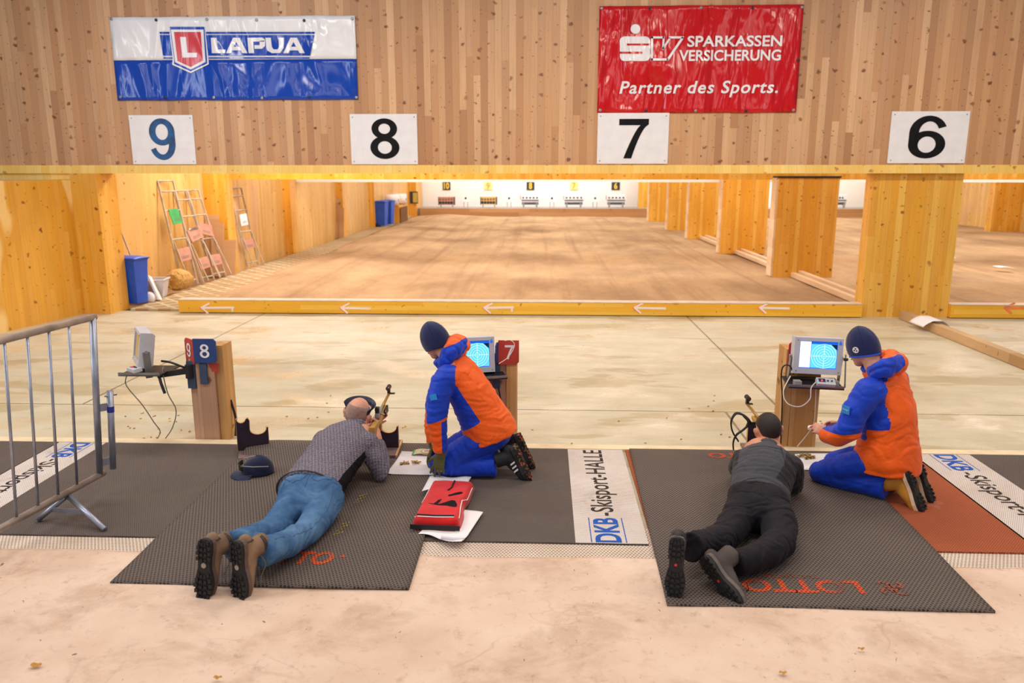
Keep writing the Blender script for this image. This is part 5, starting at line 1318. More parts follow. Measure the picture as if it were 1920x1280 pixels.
def boot(parent, T, kind, up_mat, sole_mat, mid_mat=None, accents=None, shaft=.13, name='boot', k=1.0, bend=0.0, dark=None):
    """footwear in a local frame: x heel to toe, z up the leg, sole underneath"""
    S = T @ Matrix.Scale(k, 4)
    m = MB()
    m.tube([(.018, 0, .042), (.07, 0, .052), (.13, 0, .052), (.19, 0, .038), (.25, 0, .030), (.275, 0, .027)], [(.030, .036), (.036, .05), (.036, .049), (.041, .034), (.038, .027), (.026, .018)], 20, up=(0, 0, 1), dome=True, M=S)
    m.tube([(.075, 0, .05), (.068, 0, .10), (.062, 0, shaft)], [(.040, .052), (.042, .052), (.044, .054)], 20, up=(1, 0, 0), M=S)
    b = skin(name, m, up_mat, parent, .007, 4, fold=lambda p: .0015 * noi(p, 40))
    poly_ = [(x, w) for x, w in SOLE] + [(x, -w) for x, w in reversed(SOLE)]
    if mid_mat: MB().prism([(x, y * 1.10) for x, y in poly_], .000, .022, S).build('midsole', mid_mat, b, world=True)
    m = MB()
    for i in range(11):
        x = .016 + .0262 * i
        wv = max(.014, [w for xx, w in SOLE if xx <= x][-1])
        if .105 < x < .15 and kind != 'run': continue
        for sgn in (-1, 1):
            m.box((x, sgn * wv * .86, -.0235), (.017, wv * .42, .009), S); m.box((x + .008, sgn * wv * .30, -.0235), (.014, wv * .40, .009), S)
    m.prism([(x, y * 1.04) for x, y in poly_], -.020, .004, S)
    m.build('sole', dark or sole_mat, b, world=True)
    return b, S
def ribbon(pts, w, t=.002, n=8, up=(0, 0, 1)):
    c = curvepts(pts, n); m = MB(); m.tube(c, [(w / 2, t / 2)] * len(c) if True else w, 8, up=up); return m
def folds_along(a, b, amp, freq, seed, tw=3.0):
    """cloth folds running round a limb a-b"""
    a = V(a); b = V(b); d = (b - a); L = d.length; d.normalize()
    def f(p):
        s = (V(p) - a).dot(d)
        r = noi(p, 5, seed)
        n1 = mnoise.noise(V((s * freq + r * tw * .35, p[0] * 3 + seed, p[2] * 4)))
        n2 = mnoise.noise(V((s * freq * 2.1 + r * tw * .8, p[0] * 5 - seed, p[2] * 6 + p[1] * 2)))
        return amp * ((1 - abs(n1) * 2.6) * .5 + n2 * .35 - .75 * math.exp(-(n1 * 7) ** 2) - .40 * math.exp(-(n2 * 8) ** 2) + .25)
    return f

# ================================================================== left prone shooter
Z0 = ZS
def person(label, loc, mb, mat, voxel=.0065, smooth=3, fold=None):
    o = skin('person', mb, mat, None, voxel, smooth, loc=loc, fold=fold); o['label'] = label; o['category'] = 'person'; return o
m = MB()
hc = V((-1.358, 5.455, .422)); hf = (.12, .95, -.16); hu = (.22, -.02, .97)
P, Rm = head(m, hc, hf, hu, 1.10)
m.tube([P(-.03, 0, -.05), P(-.075, 0, -.125), (-1.37, 5.30, .32)], [.056, .056, .055], 18)
m.tube([(-1.37, 5.32, .31), (-1.40, 5.05, .22), (-1.425, 4.75, .17), (-1.42, 4.52, .16)], [(.14, .08), (.15, .10), (.14, .095), (.13, .09)], 20, up=(0, 0, 1), dome=True)
# right arm to the grip, left arm under the fore-end
m.tube([(-1.22, 5.22, .29), (-1.12, 5.13, .09), (-1.17, 5.31, .20), (-1.215, 5.415, .305)], [.05, .045, .037, .029], 14, dome=True)
hand(m, (-1.218, 5.415, .30), (-.05, .62, .62), (.95, .18, -.10), 1, .75, 1.0)
m.tube([(-1.53, 5.25, .28), (-1.47, 5.50, .075), (-1.36, 5.58, .20), (-1.28, 5.62, .30)], [.05, .045, .037, .028], 14, dome=True)
hand(m, (-1.285, 5.615, .295), (.5, .55, .45), (-.6, -.1, -.75), -1, .5)
for pts in (((-1.51, 4.52, .16), (-1.56, 4.20, .10), (-1.61, 3.98, .15)), ((-1.35, 4.50, .16), (-1.365, 4.13, .10), (-1.42, 3.95, .14))): m.tube(pts, [.08, .05, .04], 14, dome=True)
p1 = person('person lying prone in grey checked top and blue jeans, aiming a tan rifle', (-1.45, 4.6, Z0), m, SKIN)
face(p1, P, 1.04)
# grey stubble round the bald crown
def stubble(u, v):
    a = math.pi * (.32 + 1.36 * u); th_ = R(56 + 64 * v)
    k = 1.045; x = .0985 * math.sin(th_) * math.cos(a); y = .0785 * math.sin(th_) * math.sin(a); z = .1005 * math.cos(th_)
    return P((x - .006) * 1.0 * k / 1.04 * 1.02, y * 1.025, z + .012)
def mk_stubble(name, c1, c2):
    t = NT(name); co = t.coord(); n_ = t.noise(co, 260, 2)
    t.bump(n_, .4, .002); return t.out(t.ramp(t.math('ADD', t.math('MULTIPLY', n_, .5), t.math('MULTIPLY', t.noise(co, 18, 3), .5)), [(.35, srgb(*c1)), (.65, srgb(*c2))]), .8)
MB().grid(stubble, 40, 14).build('hair', mk_stubble('grey_stubble', (128, 98, 90), (186, 150, 136)), p1, world=True, smooth=True, thick=.002)
# shooting visor: band and brim
visor = plain('navy_visor', (22, 30, 58), .45)
def band(u, v):
    a = (u - .5) * 3.9; return P(-.004 + .104 * math.cos(a), .084 * math.sin(a), .030 + .03 * v + .035 * math.cos(a))
vb = MB().grid(band, 48, 3).build('visor_band', visor, p1, world=True, smooth=True, thick=.003)
def vbrim(u, v):
    a = (u - .5) * 3.7; r = 1 + .20 * v * math.cos(a * .5)
    return P(-.004 + .106 * math.cos(a) * r, .086 * math.sin(a) * (1 + .22 * v), .044 + .035 * math.cos(a) + .026 * v)
MB().grid(vbrim, 24, 8).build('visor_brim', visor, vb, world=True, smooth=True, thick=.003)
# checked top
m = MB(); Ztop = (0, 0, 1)
ellip(m, [(-1.490, 4.600, .172), (-1.468, 4.76, .184), (-1.440, 4.97, .228), (-1.415, 5.13, .272), (-1.388, 5.26, .314), (-1.370, 5.345, .345)], [(.208, .142), (.202, .138), (.206, .144), (.212, .142), (.182, .114), (.098, .080)], Ztop, 28, False)
m.tube([(-1.365, 5.33, .34), (-1.345, 5.395, .372)], [(.078, .072), (.070, .066)], 18)
m.ball((-1.235, 5.19, .285), (.085, .085, .085), 16); m.ball((-1.545, 5.22, .285), (.088, .085, .085), 16)
m.tube([(-1.235, 5.205, .29), (-1.165, 5.15, .18), (-1.125, 5.12, .098), (-1.135, 5.20, .135), (-1.180, 5.325, .225)], [.080, .074, .066, .064, .050], 18, dome=True)
m.tube([(-1.545, 5.24, .285), (-1.50, 5.42, .15), (-1.465, 5.51, .10), (-1.40, 5.55, .17), (-1.33, 5.59, .25)], [.080, .072, .066, .06, .048], 18, dome=True)
fa = folds_along((-1.43, 4.6, .17), (-1.37, 5.3, .3), .008, 9, 1.3)
def knit():
    t = NT('grey_checked_knit'); co = t.coord(); X, Y, Z = t.sep(t.mapping(co, rot=(0, 0, R(-16))))
    def ln(a, p, w):
        f = t.math('FRACT', t.math('DIVIDE', a, p)); return t.math('LESS_THAN', t.math('ABSOLUTE', t.math('SUBTRACT', f, .5)), w)
    wob = t.math('MULTIPLY', t.noise(co, 60, 2), .006)
    g = t.math('MAXIMUM', ln(t.math('ADD', X, wob), .021, .11), t.math('MULTIPLY', ln(t.math('ADD', t.math('ADD', Y, t.math('MULTIPLY', Z, .9)), wob), .024, .12), .8))
    n_ = t.noise(co, 190, 2, .7)
    base = t.ramp(n_, [(.3, srgb(66, 62, 74)), (.5, srgb(98, 92, 104)), (.7, srgb(136, 128, 138))])
    col = t.mix(t.math('MULTIPLY', g, t.ramp(t.noise(co, 90, 2), [(.35, .15), (.6, .6)])), base, srgb(170, 160, 166))
    a = t.n('ShaderNodeAttribute', attribute_name='zone').outputs['Fac']
    col = t.mix(t.math('GREATER_THAN', a, 0.0), col, srgb(26, 24, 27))
    t.bump(t.math('ADD', t.noise(co, 9, 3, .5, .5), t.math('MULTIPLY', n_, .2)), .45, .02)
    return t.out(col, .9, 0, .15)
def z1(p):
    arm = 1 if (p.y > 5.02 and p.x > -1.185 + (p.y - 5.05) * -.35) else 0
    lx = -1.315 + (p.y - 4.6) * .20
    if p.y > 5.11 or (p.y > 4.98 and p.x > -1.215): return -1.0
    return min(p.x - lx, .265 + (p.y - 4.9) * .12 - p.z)
top = skin('knit_top', m, knit(), p1, .008, 4, fa, z1)
# collar label and hem
MB().tube([(-1.490 + .207 * math.cos(a), 4.597 - .028 * math.cos(a), .172 + .141 * math.sin(a)) for a in [2 * math.pi * i / 40 for i in range(41)]], .006, 6).build('hem', plain('dark_hem', (58, 54, 62), .9), top, world=True)
MB().box(P(-.112, -.004, -.098), (.05, .012, .006), rot=(R(30), 0, R(-12))).build('neck_label', M['paper'], top, world=True)
# jeans
jeans = NT('blue_jeans'); co_ = jeans.coord()
cj = jeans.ramp(jeans.noise(co_, 6, 4, .6), [(.28, srgb(48, 82, 122)), (.5, srgb(72, 108, 148)), (.75, srgb(104, 140, 176))])
cj = jeans.mix(jeans.math('MULTIPLY', jeans.noise(jeans.mapping(co_, (300, 300, 60)), 1, 2), .25), cj, srgb(50, 84, 126))
jeans.bump(jeans.math('ADD', jeans.noise(jeans.mapping(co_, (1, 1, 1)), 10, 3, .5, .6), jeans.math('MULTIPLY', jeans.noise(co_, 400, 1), .05)), .5, .02)
JEANS = jeans.out(cj, .85, 0, .2)
def legs_(m, hips, L, Rr, up=Ztop):
    ellip(m, hips[0], hips[1], up, 26, True)
    for pts, rad in (L, Rr): m.tube(pts, rad, 20, up=up, dome=False)
m = MB()
legs_(m, ([(-1.486, 4.72, .172), (-1.474, 4.61, .168), (-1.448, 4.51, .160)], [(.186, .122), (.200, .130), (.198, .126)]),
      ([(-1.525, 4.56, .165), (-1.550, 4.36, .128), (-1.575, 4.17, .112), (-1.612, 3.99, .148), (-1.645, 3.835, .192), (-1.655, 3.79, .205)], [(.104, .112), (.092, .094), (.076, .078), (.074, .078), (.070, .076), (.072, .078)]),
      ([(-1.335, 4.54, .165), (-1.343, 4.34, .128), (-1.368, 4.14, .110), (-1.415, 3.97, .135), (-1.468, 3.82, .168), (-1.488, 3.765, .18)], [(.106, .112), (.094, .096), (.078, .078), (.076, .078), (.072, .078), (.074, .080)]))
m.ball((-1.552, 4.555, .205), (.095, .115, .09), 18); m.ball((-1.365, 4.53, .205), (.095, .115, .09), 18)
f1 = folds_along((-1.5, 4.5, .16), (-1.6, 3.8, .2), .013, 8, 4.1, 5.0)
jn = skin('jeans', m, JEANS, p1, .0095, 4, f1)
stitch = plain('jeans_stitch', (58, 90, 130), .9)
from mathutils.bvhtree import BVHTree
def seam(parent, name, pts, mat, r=.0022, dirn=(0, 0, -1), n=10, lift=.0008):
    """stitched seam laid onto the surface of a garment, found by dropping its path along dirn"""
    bv = BVHTree.FromPolygons([v.co.copy() for v in parent.data.vertices], [tuple(p.vertices) for p in parent.data.polygons])
    off = rootmat(parent).translation; d = V(dirn).normalized(); out = []
    for p in curvepts(pts, n):
        h_ = bv.ray_cast(p - off - d * .6, d)
        if h_[0] is not None: out.append(h_[0] + h_[1] * lift + off)
    if len(out) > 2: return MB().tube(out, r, 6).build(name, mat, parent, world=True, smooth=True)
for sx in (-1.545, -1.375):
    q0 = [(sx - .065, 4.645), (sx - .06, 4.53), (sx, 4.49), (sx + .06, 4.53), (sx + .065, 4.645), (sx - .065, 4.645)]
    for a_, b_ in zip(q0, q0[1:]): seam(jn, 'pocket_stitching', [(*a_, 1), ((a_[0] + b_[0]) / 2, (a_[1] + b_[1]) / 2, 1), (*b_, 1)], stitch, .0022)
seam(jn, 'centre_seam', [(-1.475, 4.70, 1), (-1.465, 4.60, 1), (-1.455, 4.50, 1), (-1.45, 4.44, 1)], stitch, .003)
seam(jn, 'yoke_seam', [(-1.64, 4.62, 1), (-1.55, 4.655, 1), (-1.475, 4.645, 1), (-1.39, 4.655, 1), (-1.30, 4.62, 1)], stitch, .0024)
seam(jn, 'leg_seam', [(-1.29, 4.50, 1), (-1.275, 4.34, 1), (-1.31, 4.14, 1), (-1.36, 3.97, 1), (-1.43, 3.82, 1)], stitch, .0014)
seam(jn, 'leg_seam', [(-1.60, 4.50, 1), (-1.61, 4.34, 1), (-1.625, 4.16, 1), (-1.66, 3.99, 1), (-1.69, 3.85, 1)], stitch, .0014)
hiking = plain('brown_suede', (132, 104, 80), .85, var=.25); hik_dark = plain('dark_shoe_leather', (52, 42, 42), .6)
for hp, toe, shaftd, kk in (((-1.722, 3.652, .315), (-.03, -.16, -1), (.20, 1, -.10), 1), ((-1.560, 3.655, .305), (.06, -.14, -1), (.42, .9, -.12), 1)):
    T = frame(hp, toe, V(shaftd).cross(V(toe)) * 1)
    if T.to_3x3().col[2].dot(V(shaftd)) < 0: T = frame(hp, toe, V(toe).cross(V(shaftd)))
    b, S = boot(p1, T, 'hike', hiking, M['black_rubber'], plain('brown_midsole', (96, 74, 66), .7), name='hiking_boot', shaft=.165, k=1.07)
    MB().tube([S @ V((.128, 0, -.0205)), S @ V((.128, 0, -.0225))], .014, 14).build('sole_disc', plain('grey_sole_disc', (160, 148, 130), .6), b, world=True)
    m = MB(); m.grid(lambda u, v: S @ V((-.004 + .012 * (2 * u - 1) ** 2 + .01, .034 * (2 * u - 1), .018 + .05 * v)), 12, 6); m.build('heel_patch', hik_dark, b, world=True, smooth=True, thick=.003)
    m = MB()
    for i in range(5): m.tube([S @ V((.10 + .022 * i, -.024, .105 - .012 * i)), S @ V((.112 + .022 * i, 0, .112 - .013 * i)), S @ V((.10 + .022 * i, .024, .105 - .012 * i))], .0028, 6)
    m.build('laces', plain('khaki_lace', (120, 104, 86), .8), b, world=True)
    for s_ in (-1, 1): MB().tube(curvepts([S @ V((.10, .01 * s_, .112)), S @ V((.15, .045 * s_, .12)), S @ V((.21, .03 * s_, .10)), S @ V((.235, .05 * s_, .085))], 6), .0025, 6).build('lace_loop', plain('khaki_lace', (120, 104, 86), .8), b, world=True)
    m = MB().tube([S @ V((.062, 0, .125)), S @ V((.060, 0, .142))], [.05, .052], 20); m.build('padded_collar', hik_dark, b, world=True, smooth=True)

# ================================================================== rifles
tan_stock = plain('tan_rifle_stock', (196, 146, 66), .5, var=.12); tan_metal = plain('tan_barrel', (168, 128, 68), .4, .4)
def rifle(lab, butt, muzzle, mirror=1, harness=None):
    a = V(butt); b = V(muzzle); T = frame(a, b - a, V((0, 0, 1)).cross(b - a) * 1.0); L = (b - a).length   # local x along the barrel, y left, z up
    o = thing('biathlon_rifle', lab, 'rifle', tuple(a.lerp(b, .75)), 0, 'biathlon rifles')
    g = L / 1.02
    MB().tube([(.44 * g, 0, 0), (.98 * g, 0, 0)], [.0115, .0105], 14, M=T).build('barrel', tan_metal, o, world=True, smooth=True)
    st = [(0, -.10), (.0, .0), (.10, -.012), (.24, -.016), (.30, -.03), (.36, -.022), (.68, -.018), (.72, -.03), (.68, -.055), (.46, -.065), (.40, -.062), (.375, -.13), (.335, -.135), (.33, -.075), (.28, -.06), (.12, -.085)]
    MB().prism([(x * g, z) for x, z in st], -.020, .020, T @ Matrix(((1, 0, 0, 0), (0, 0, -1, 0), (0, 1, 0, 0), (0, 0, 0, 1)))).build('stock', tan_stock, o, world=True, bevel=.007)
    MB().box((.38 * g, 0, .006), (.22 * g, .032, .036), T).build('receiver', M['grey_case_dark'], o, world=True, bevel=.005)
    MB().tube([T @ V((.34 * g, -.018, .008)), T @ V((.33 * g, -.052, .002))], .006, 8).build('bolt_handle', M['steel'], o, world=True)
    for k in range(3): MB().box((.52 * g + .038 * k, -.027, -.035), (.028, .014, .052), T).build('magazine', M['black_plastic'], o, world=True, bevel=.002)
    MB().box((.45 * g, 0, -.085), (.03, .02, .05), T).build('magazine_well', M['black_plastic'], o, world=True)
    MB().ring((.40 * g, -.085), .018, .023, 20, 0, M=T @ Matrix(((1, 0, 0, 0), (0, 0, -1, 0), (0, 1, 0, 0), (0, 0, 0, 1)))).build('trigger_guard', M['black_metal'], o, world=True, thick=.008)
    # sights
    s = MB().box((.31 * g, 0, .045), (.035, .03, .045), T).build('rear_sight', M['black_metal'], o, world=True, bevel=.004)
    MB().tube([T @ V((.285 * g, 0, .052)), T @ V((.30 * g, 0, .052))], .016, 16).build('eyepiece', M['black_rubber'], s, world=True)
    MB().box((.955 * g, 0, .018), (.03, .022, .03), T).build('sight_base', M['black_metal'], o, world=True, bevel=.003)
    f_ = MB(); cx = .955 * g
    for r_, w_ in ((.0185, .05),):
        vs = []; n = 20
        for xx in (-.028, .028):
            for rr in (.0185, .0145):
                for k in range(n): vs.append((cx + xx, rr * math.cos(2 * math.pi * k / n), .052 + rr * math.sin(2 * math.pi * k / n)))
        fs = []
        for k in range(n):
            k2 = (k + 1) % n
            fs += [(k, k2, 2 * n + k2, 2 * n + k), (n + k, n + k2, 3 * n + k2, 3 * n + k), (k, k2, n + k2, n + k), (2 * n + k, 2 * n + k2, 3 * n + k2, 3 * n + k)]
        f_.add(vs, fs, T)
    f_.build('front_sight', M['black_metal'], o, world=True)
    MB().box((.965 * g, -.02, .0), (.025, .05, .006), T).build('snow_flap', M['black_metal'], o, world=True)
    return o, T, g
r1, T, g = rifle('tan biathlon rifle held by the prone person in grey checked top', (-1.222, 5.30, .372), (-1.222, 6.00, .440))

# ================================================================== right prone shooter
m = MB()
hc = V((1.572, 5.235, .415)); hf = (-.05, .98, -.12); hu = (-.10, .10, .98)
P, Rm = head(m, hc, hf, hu, 1.04)
m.tube([P(-.03, 0, -.05), P(-.06, 0, -.12), (1.52, 5.06, .30)], [.056, .058, .055], 18)
m.tube([(1.51, 5.08, .30), (1.46, 4.88, .23), (1.39, 4.68, .18), (1.33, 4.50, .16)], [(.14, .08), (.15, .10), (.14, .095), (.13, .09)], 20, up=(0, 0, 1), dome=True)
m.tube([(1.64, 4.96, .26), (1.70, 5.03, .09), (1.68, 5.16, .18), (1.66, 5.26, .27)], [.05, .045, .037, .029], 14, dome=True)
hand(m, (1.658, 5.265, .275), (-.1, .72, .5), (.95, .1, -.2), 1, .7)
m.tube([(1.36, 5.04, .26), (1.42, 5.26, .08), (1.52, 5.37, .14), (1.59, 5.46, .205)], [.05, .045, .037, .028], 14, dome=True)
hand(m, (1.592, 5.465, .208), (.3, .7, .3), (-.6, -.1, -.75), -1, .5)
for pts in (((1.25, 4.52, .15), (1.05, 4.17, .10), (.93, 4.03, .14)), ((1.40, 4.47, .15), (1.34, 4.12, .10), (1.24, 3.98, .11))): m.tube(pts, [.08, .05, .04], 14, dome=True)
p2 = person('person with short dark hair lying prone in dark grey top and black trousers', (1.35, 4.55, Z0), m, SKIN2)
face(p2, P, 1.04)
def hair_cap(u, v):
    a = 2 * math.pi * u; lim = 62 + 58 * (.5 - .5 * math.cos(a)) ** .8 - 22 * math.exp(-((abs(math.sin(a)) - .98) / .12) ** 2)
    th_ = R(max(2.0, lim * v)); r = 1.05 + .012 * mnoise.noise(V((math.cos(a) * 3, math.sin(a) * 3, v * 4)))
    return P(-.006 + .098 * r * math.sin(th_) * math.cos(a), .078 * (r + .02) * math.sin(th_) * math.sin(a), .012 + .1 * r * math.cos(th_))
def mk_hair(name, c1, c2):
    t = NT(name); co = t.coord(); n_ = t.noise(t.mapping(co, (1, .25, 1)), 170, 3, .6, .5)
    t.bump(n_, .9, .006); return t.out(t.ramp(n_, [(.35, srgb(*c1)), (.7, srgb(*c2))]), .5, 0, .4)
MB().grid(hair_cap, 48, 26).build('hair', mk_hair('dark_brown_hair', (20, 13, 11), (50, 33, 26)), p2, world=True, smooth=True, thick=.006)
m = MB()
ellip(m, [(1.352, 4.575, .172), (1.385, 4.69, .185), (1.435, 4.83, .228), (1.478, 4.94, .262), (1.510, 5.03, .295), (1.525, 5.085, .318)], [(.180, .128), (.178, .128), (.196, .135), (.206, .132), (.170, .105), (.09, .075)], Ztop, 28, False)
m.tube([(1.525, 5.07, .315), (1.545, 5.125, .345)], [(.076, .07), (.068, .064)], 18)
m.ball((1.64, 4.925, .255), .086, 16); m.ball((1.36, 5.01, .258), .088, 16)
m.tube([(1.64, 4.94, .26), (1.675, 4.97, .17), (1.695, 5.00, .10), (1.69, 5.09, .135), (1.675, 5.20, .215)], [.080, .074, .066, .062, .048], 18, dome=True)
m.tube([(1.36, 5.02, .26), (1.375, 5.18, .14), (1.42, 5.26, .10), (1.50, 5.35, .13), (1.57, 5.43, .18)], [.080, .072, .066, .06, .046], 18, dome=True)
f2a = folds_along((1.33, 4.55, .17), (1.52, 5.05, .3), .011, 13, 7.7, 2.0)
def z2(p):
    d = V((.34, .94)); q_ = V((p.x - 1.35, p.y - 4.57)); s_ = q_.dot(d); lat = q_.x * d.y - q_.y * d.x
    return max(min(lat - .12 + max(0, .26 - s_) * .25, s_ - .10), min(-lat - .17, s_ - .25), .14 - p.z if s_ > .3 else -1)
shirt = skin('shirt', m, zonemat('charcoal_jersey', (62, 61, 68), (30, 27, 31), .75, .7), p2, .0095, 5, f2a, z2)
black_t = fabric('black_trouser_cloth', (20, 15, 24), .75, 500, .5, 10, .03)
m = MB()
legs_(m, ([(1.368, 4.63, .178), (1.345, 4.56, .172), (1.325, 4.48, .162)], [(.165, .115), (.180, .122), (.186, .122)]),
      ([(1.245, 4.52, .165), (1.155, 4.35, .128), (1.045, 4.18, .112), (.925, 4.03, .150), (.83, 3.92, .188), (.80, 3.885, .20)], [(.106, .114), (.098, .098), (.084, .082), (.078, .08), (.074, .076), (.076, .078)]),
      ([(1.400, 4.47, .165), (1.392, 4.29, .132), (1.340, 4.12, .112), (1.235, 3.985, .118), (1.10, 3.895, .118), (1.04, 3.865, .118)], [(.110, .114), (.104, .104), (.092, .088), (.080, .08), (.070, .07), (.07, .07)]))
m.ball((1.25, 4.55, .205), (.10, .115, .09), 18); m.ball((1.40, 4.51, .205), (.10, .115, .09), 18)
sh_s = plain('shirt_seam', (34, 32, 36), .9)
seam(shirt, 'shoulder_seam', [(1.60, 5.04, 1), (1.575, 4.93, 1), (1.56, 4.80, 1), (1.54, 4.70, 1)], sh_s, .002)
seam(shirt, 'yoke_seam', [(1.37, 4.98, 1), (1.44, 4.96, 1), (1.50, 4.95, 1), (1.58, 4.93, 1)], sh_s, .0018)
seam(shirt, 'hem_seam', [(1.19, 4.65, 1), (1.28, 4.625, 1), (1.36, 4.61, 1), (1.45, 4.575, 1), (1.53, 4.54, 1)], sh_s, .002)
f2b = folds_along((1.32, 4.5, .16), (1.0, 3.9, .15), .012, 8, 2.2, 5.0)
tr2 = skin('trousers', m, black_t, p2, .0085, 4, f2b)
ts = plain('black_seam', (10, 8, 12), .8)
seam(tr2, 'centre_seam', [(1.375, 4.62, 1), (1.35, 4.54, 1), (1.33, 4.46, 1), (1.32, 4.42, 1)], ts, .003)
seam(tr2, 'waist_seam', [(1.23, 4.585, 1), (1.31, 4.575, 1), (1.40, 4.555, 1), (1.48, 4.53, 1)], ts, .0025)
for q_ in ([(1.19, 4.50, 1), (1.24, 4.47, 1), (1.29, 4.46, 1)], [(1.38, 4.43, 1), (1.43, 4.42, 1), (1.48, 4.43, 1)]): seam(tr2, 'pocket_seam', q_, ts, .002)
blk_shoe = plain('black_boot_upper', (40, 36, 40), .6, var=.2); grey_up = plain('grey_boot_upper', (74, 64, 62), .75, var=.25)
redm = plain('red_sole_mark', (220, 40, 44), .5)
for hp, toe, shaftd, up_ in (((.700, 3.735, .330), (-.03, -.14, -1), (.22, 1, -.05), blk_shoe), ((.855, 3.80, .192), (.52, -.50, -.62), (.55, .62, .12), grey_up)):
    T = frame(hp, toe, V(shaftd).cross(V(toe)))
    if T.to_3x3().col[2].dot(V(shaftd)) < 0: T = frame(hp, toe, V(toe).cross(V(shaftd)))
    b, S = boot(p2, T, 'hike', up_, M['black_rubber'], plain('grey_midsole', (104, 94, 88), .7), name='walking_boot', shaft=.17, k=1.07)
    m = MB().flat([(.126, -.006), (.138, -.006), (.138, .006), (.126, .006)], -.0215, S); m.build('red_sole_mark', redm, b, world=True, thick=.001)
    m = MB()
    for i in range(5): m.tube([S @ V((.10 + .022 * i, -.022, .105 - .012 * i)), S @ V((.112 + .022 * i, 0, .112 - .013 * i)), S @ V((.10 + .022 * i, .022, .105 - .012 * i))], .0028, 6)
    m.build('laces', M['black_rubber'], b, world=True)
MB().tube(curvepts([S @ V((.12, .02, .11)), S @ V((.16, .05, .13)), S @ V((.22, .03, .12)), S @ V((.24, -.01, .10)), S @ V((.21, -.02, .11))], 6), .0025, 6).build('lace_loop', M['black_rubber'], b, world=True)
r2, T, g = rifle('tan biathlon rifle with black sling held by the dark haired prone person', (1.635, 5.24, .345), (1.585, 5.92, .410))
# black harness strap looping out to the left
sp = lambda x, y, Y: PY(x, y, Y)
st = MB()
c = curvepts([sp(1412, 800, 5.62), sp(1404, 786, 5.60), sp(1392, 777, 5.58), sp(1380, 775, 5.57), sp(1372, 786, 5.57), sp(1371, 799, 5.58), sp(1375, 812, 5.60), sp(1384, 826, 5.63)], 6)
st.tube(c, [(.006, .016)] * len(c), 8, up=(0, 1, .3))
st.build('sling', M['black_rubber'], r2, world=True, smooth=True)
c = curvepts([sp(1394, 779, 5.575), sp(1402, 788, 5.58), sp(1402, 797, 5.59), sp(1393, 806, 5.59), sp(1381, 815, 5.59), sp(1375, 828, 5.60), sp(1375, 842, 5.63)], 6)
st = MB(); st.tube(c, [(.008, .022)] * 14 + [(.006, .012)] * (len(c) - 14), 8, up=(0, 1, .3)); st.build('sling_cuff', M['black_rubber'], r2, world=True, smooth=True)
MB().box(sp(1410, 793, 5.62), (.06, .02, .016)).build('sling_hook', M['black_metal'], r2, world=True)

# ================================================================== kneeling people
ORANGE, BLUE = (248, 98, 14), (8, 62, 196)
jk = zonemat('orange_blue_jacket', ORANGE, BLUE, .5, .55)
blue_t = fabric('royal_blue_trouser_cloth', (10, 58, 184), .55, 400, .5, 9, .1)
navy_hat = fabric('navy_knit_hat', (26, 34, 78), .9, 320, .25, 6, .3)
def beanie(parent, P, k=1.0, low=-.02, back=.0):
    def f(u, v):
        a = 2 * math.pi * u; th_ = R(2 + 112 * v); r = 1.10 + .012 * abs(math.sin(3 * a)) * (1 - v) + .015 * (1 - v)
        return P(-.006 + .100 * r * math.sin(th_) * math.cos(a), .082 * r * math.sin(th_) * math.sin(a), .014 + .112 * r * math.cos(th_) + low * v * (1 - .6 * math.cos(a)))
    h = MB().grid(f, 48, 22).build('beanie', navy_hat, parent, world=True, smooth=True, thick=.004)
    m = MB()
    for k_ in range(6): m.tube([f(k_ / 6 + .02, v / 12) for v in range(0, 9)], .0016, 5)
    m.build('seams', plain('hat_seam', (14, 20, 50), .9), h, world=True)
    return h, f
# ---- left kneeler: faces left, leaning on the left hand
Zk = ZM
m = MB()
hc = V((-.765, 5.40, .992)); hf = (-.70, .55, -.42); hu = (-.34, .1, .9)
P, Rm = head(m, hc, hf, hu, 1.03, False)
m.tube([P(-.03, 0, -.05), P(-.05, 0, -.12), (-.655, 5.40, .83)], [.056, .060, .075], 18)
m.tube([(-.62, 5.39, .78), (-.54, 5.39, .62), (-.44, 5.39, .44), (-.37, 5.39, .33)], [(.15, .09), (.15, .10), (.14, .10), (.14, .11)], 18, up=(1, 0, .4), dome=True)
m.tube([(-.67, 5.22, .76), (-.730, 5.17, .49), (-.708, 5.165, .225)], [.055, .042, .030], 12, dome=True)
hand(m, (-.708, 5.165, .215), (-.20, .0, -1), (-.45, -.9, .1), 1, .22, .9)
m.tube([(-.66, 5.57, .76), (-.80, 5.56, .46), (-.80, 5.47, .17)], [.055, .042, .032], 12, dome=True)
hand(m, (-.80, 5.465, .165), (-.35, -.35, -.85), (-.8, .3, .3), -1, .3, .9)
for y in (5.29, 5.50): m.tube([(-.37, y, .30), (-.70, y, .10), (-.42, y - .02, .09)], [.08, .055, .04], 12, dome=True)
p3 = person('person kneeling in orange and blue jacket beside the red bag, hand on the mat', (-.5, 5.39, Zk), m, SKIN)
face(p3, P, 1.03)
beanie(p3, P, 1.03)
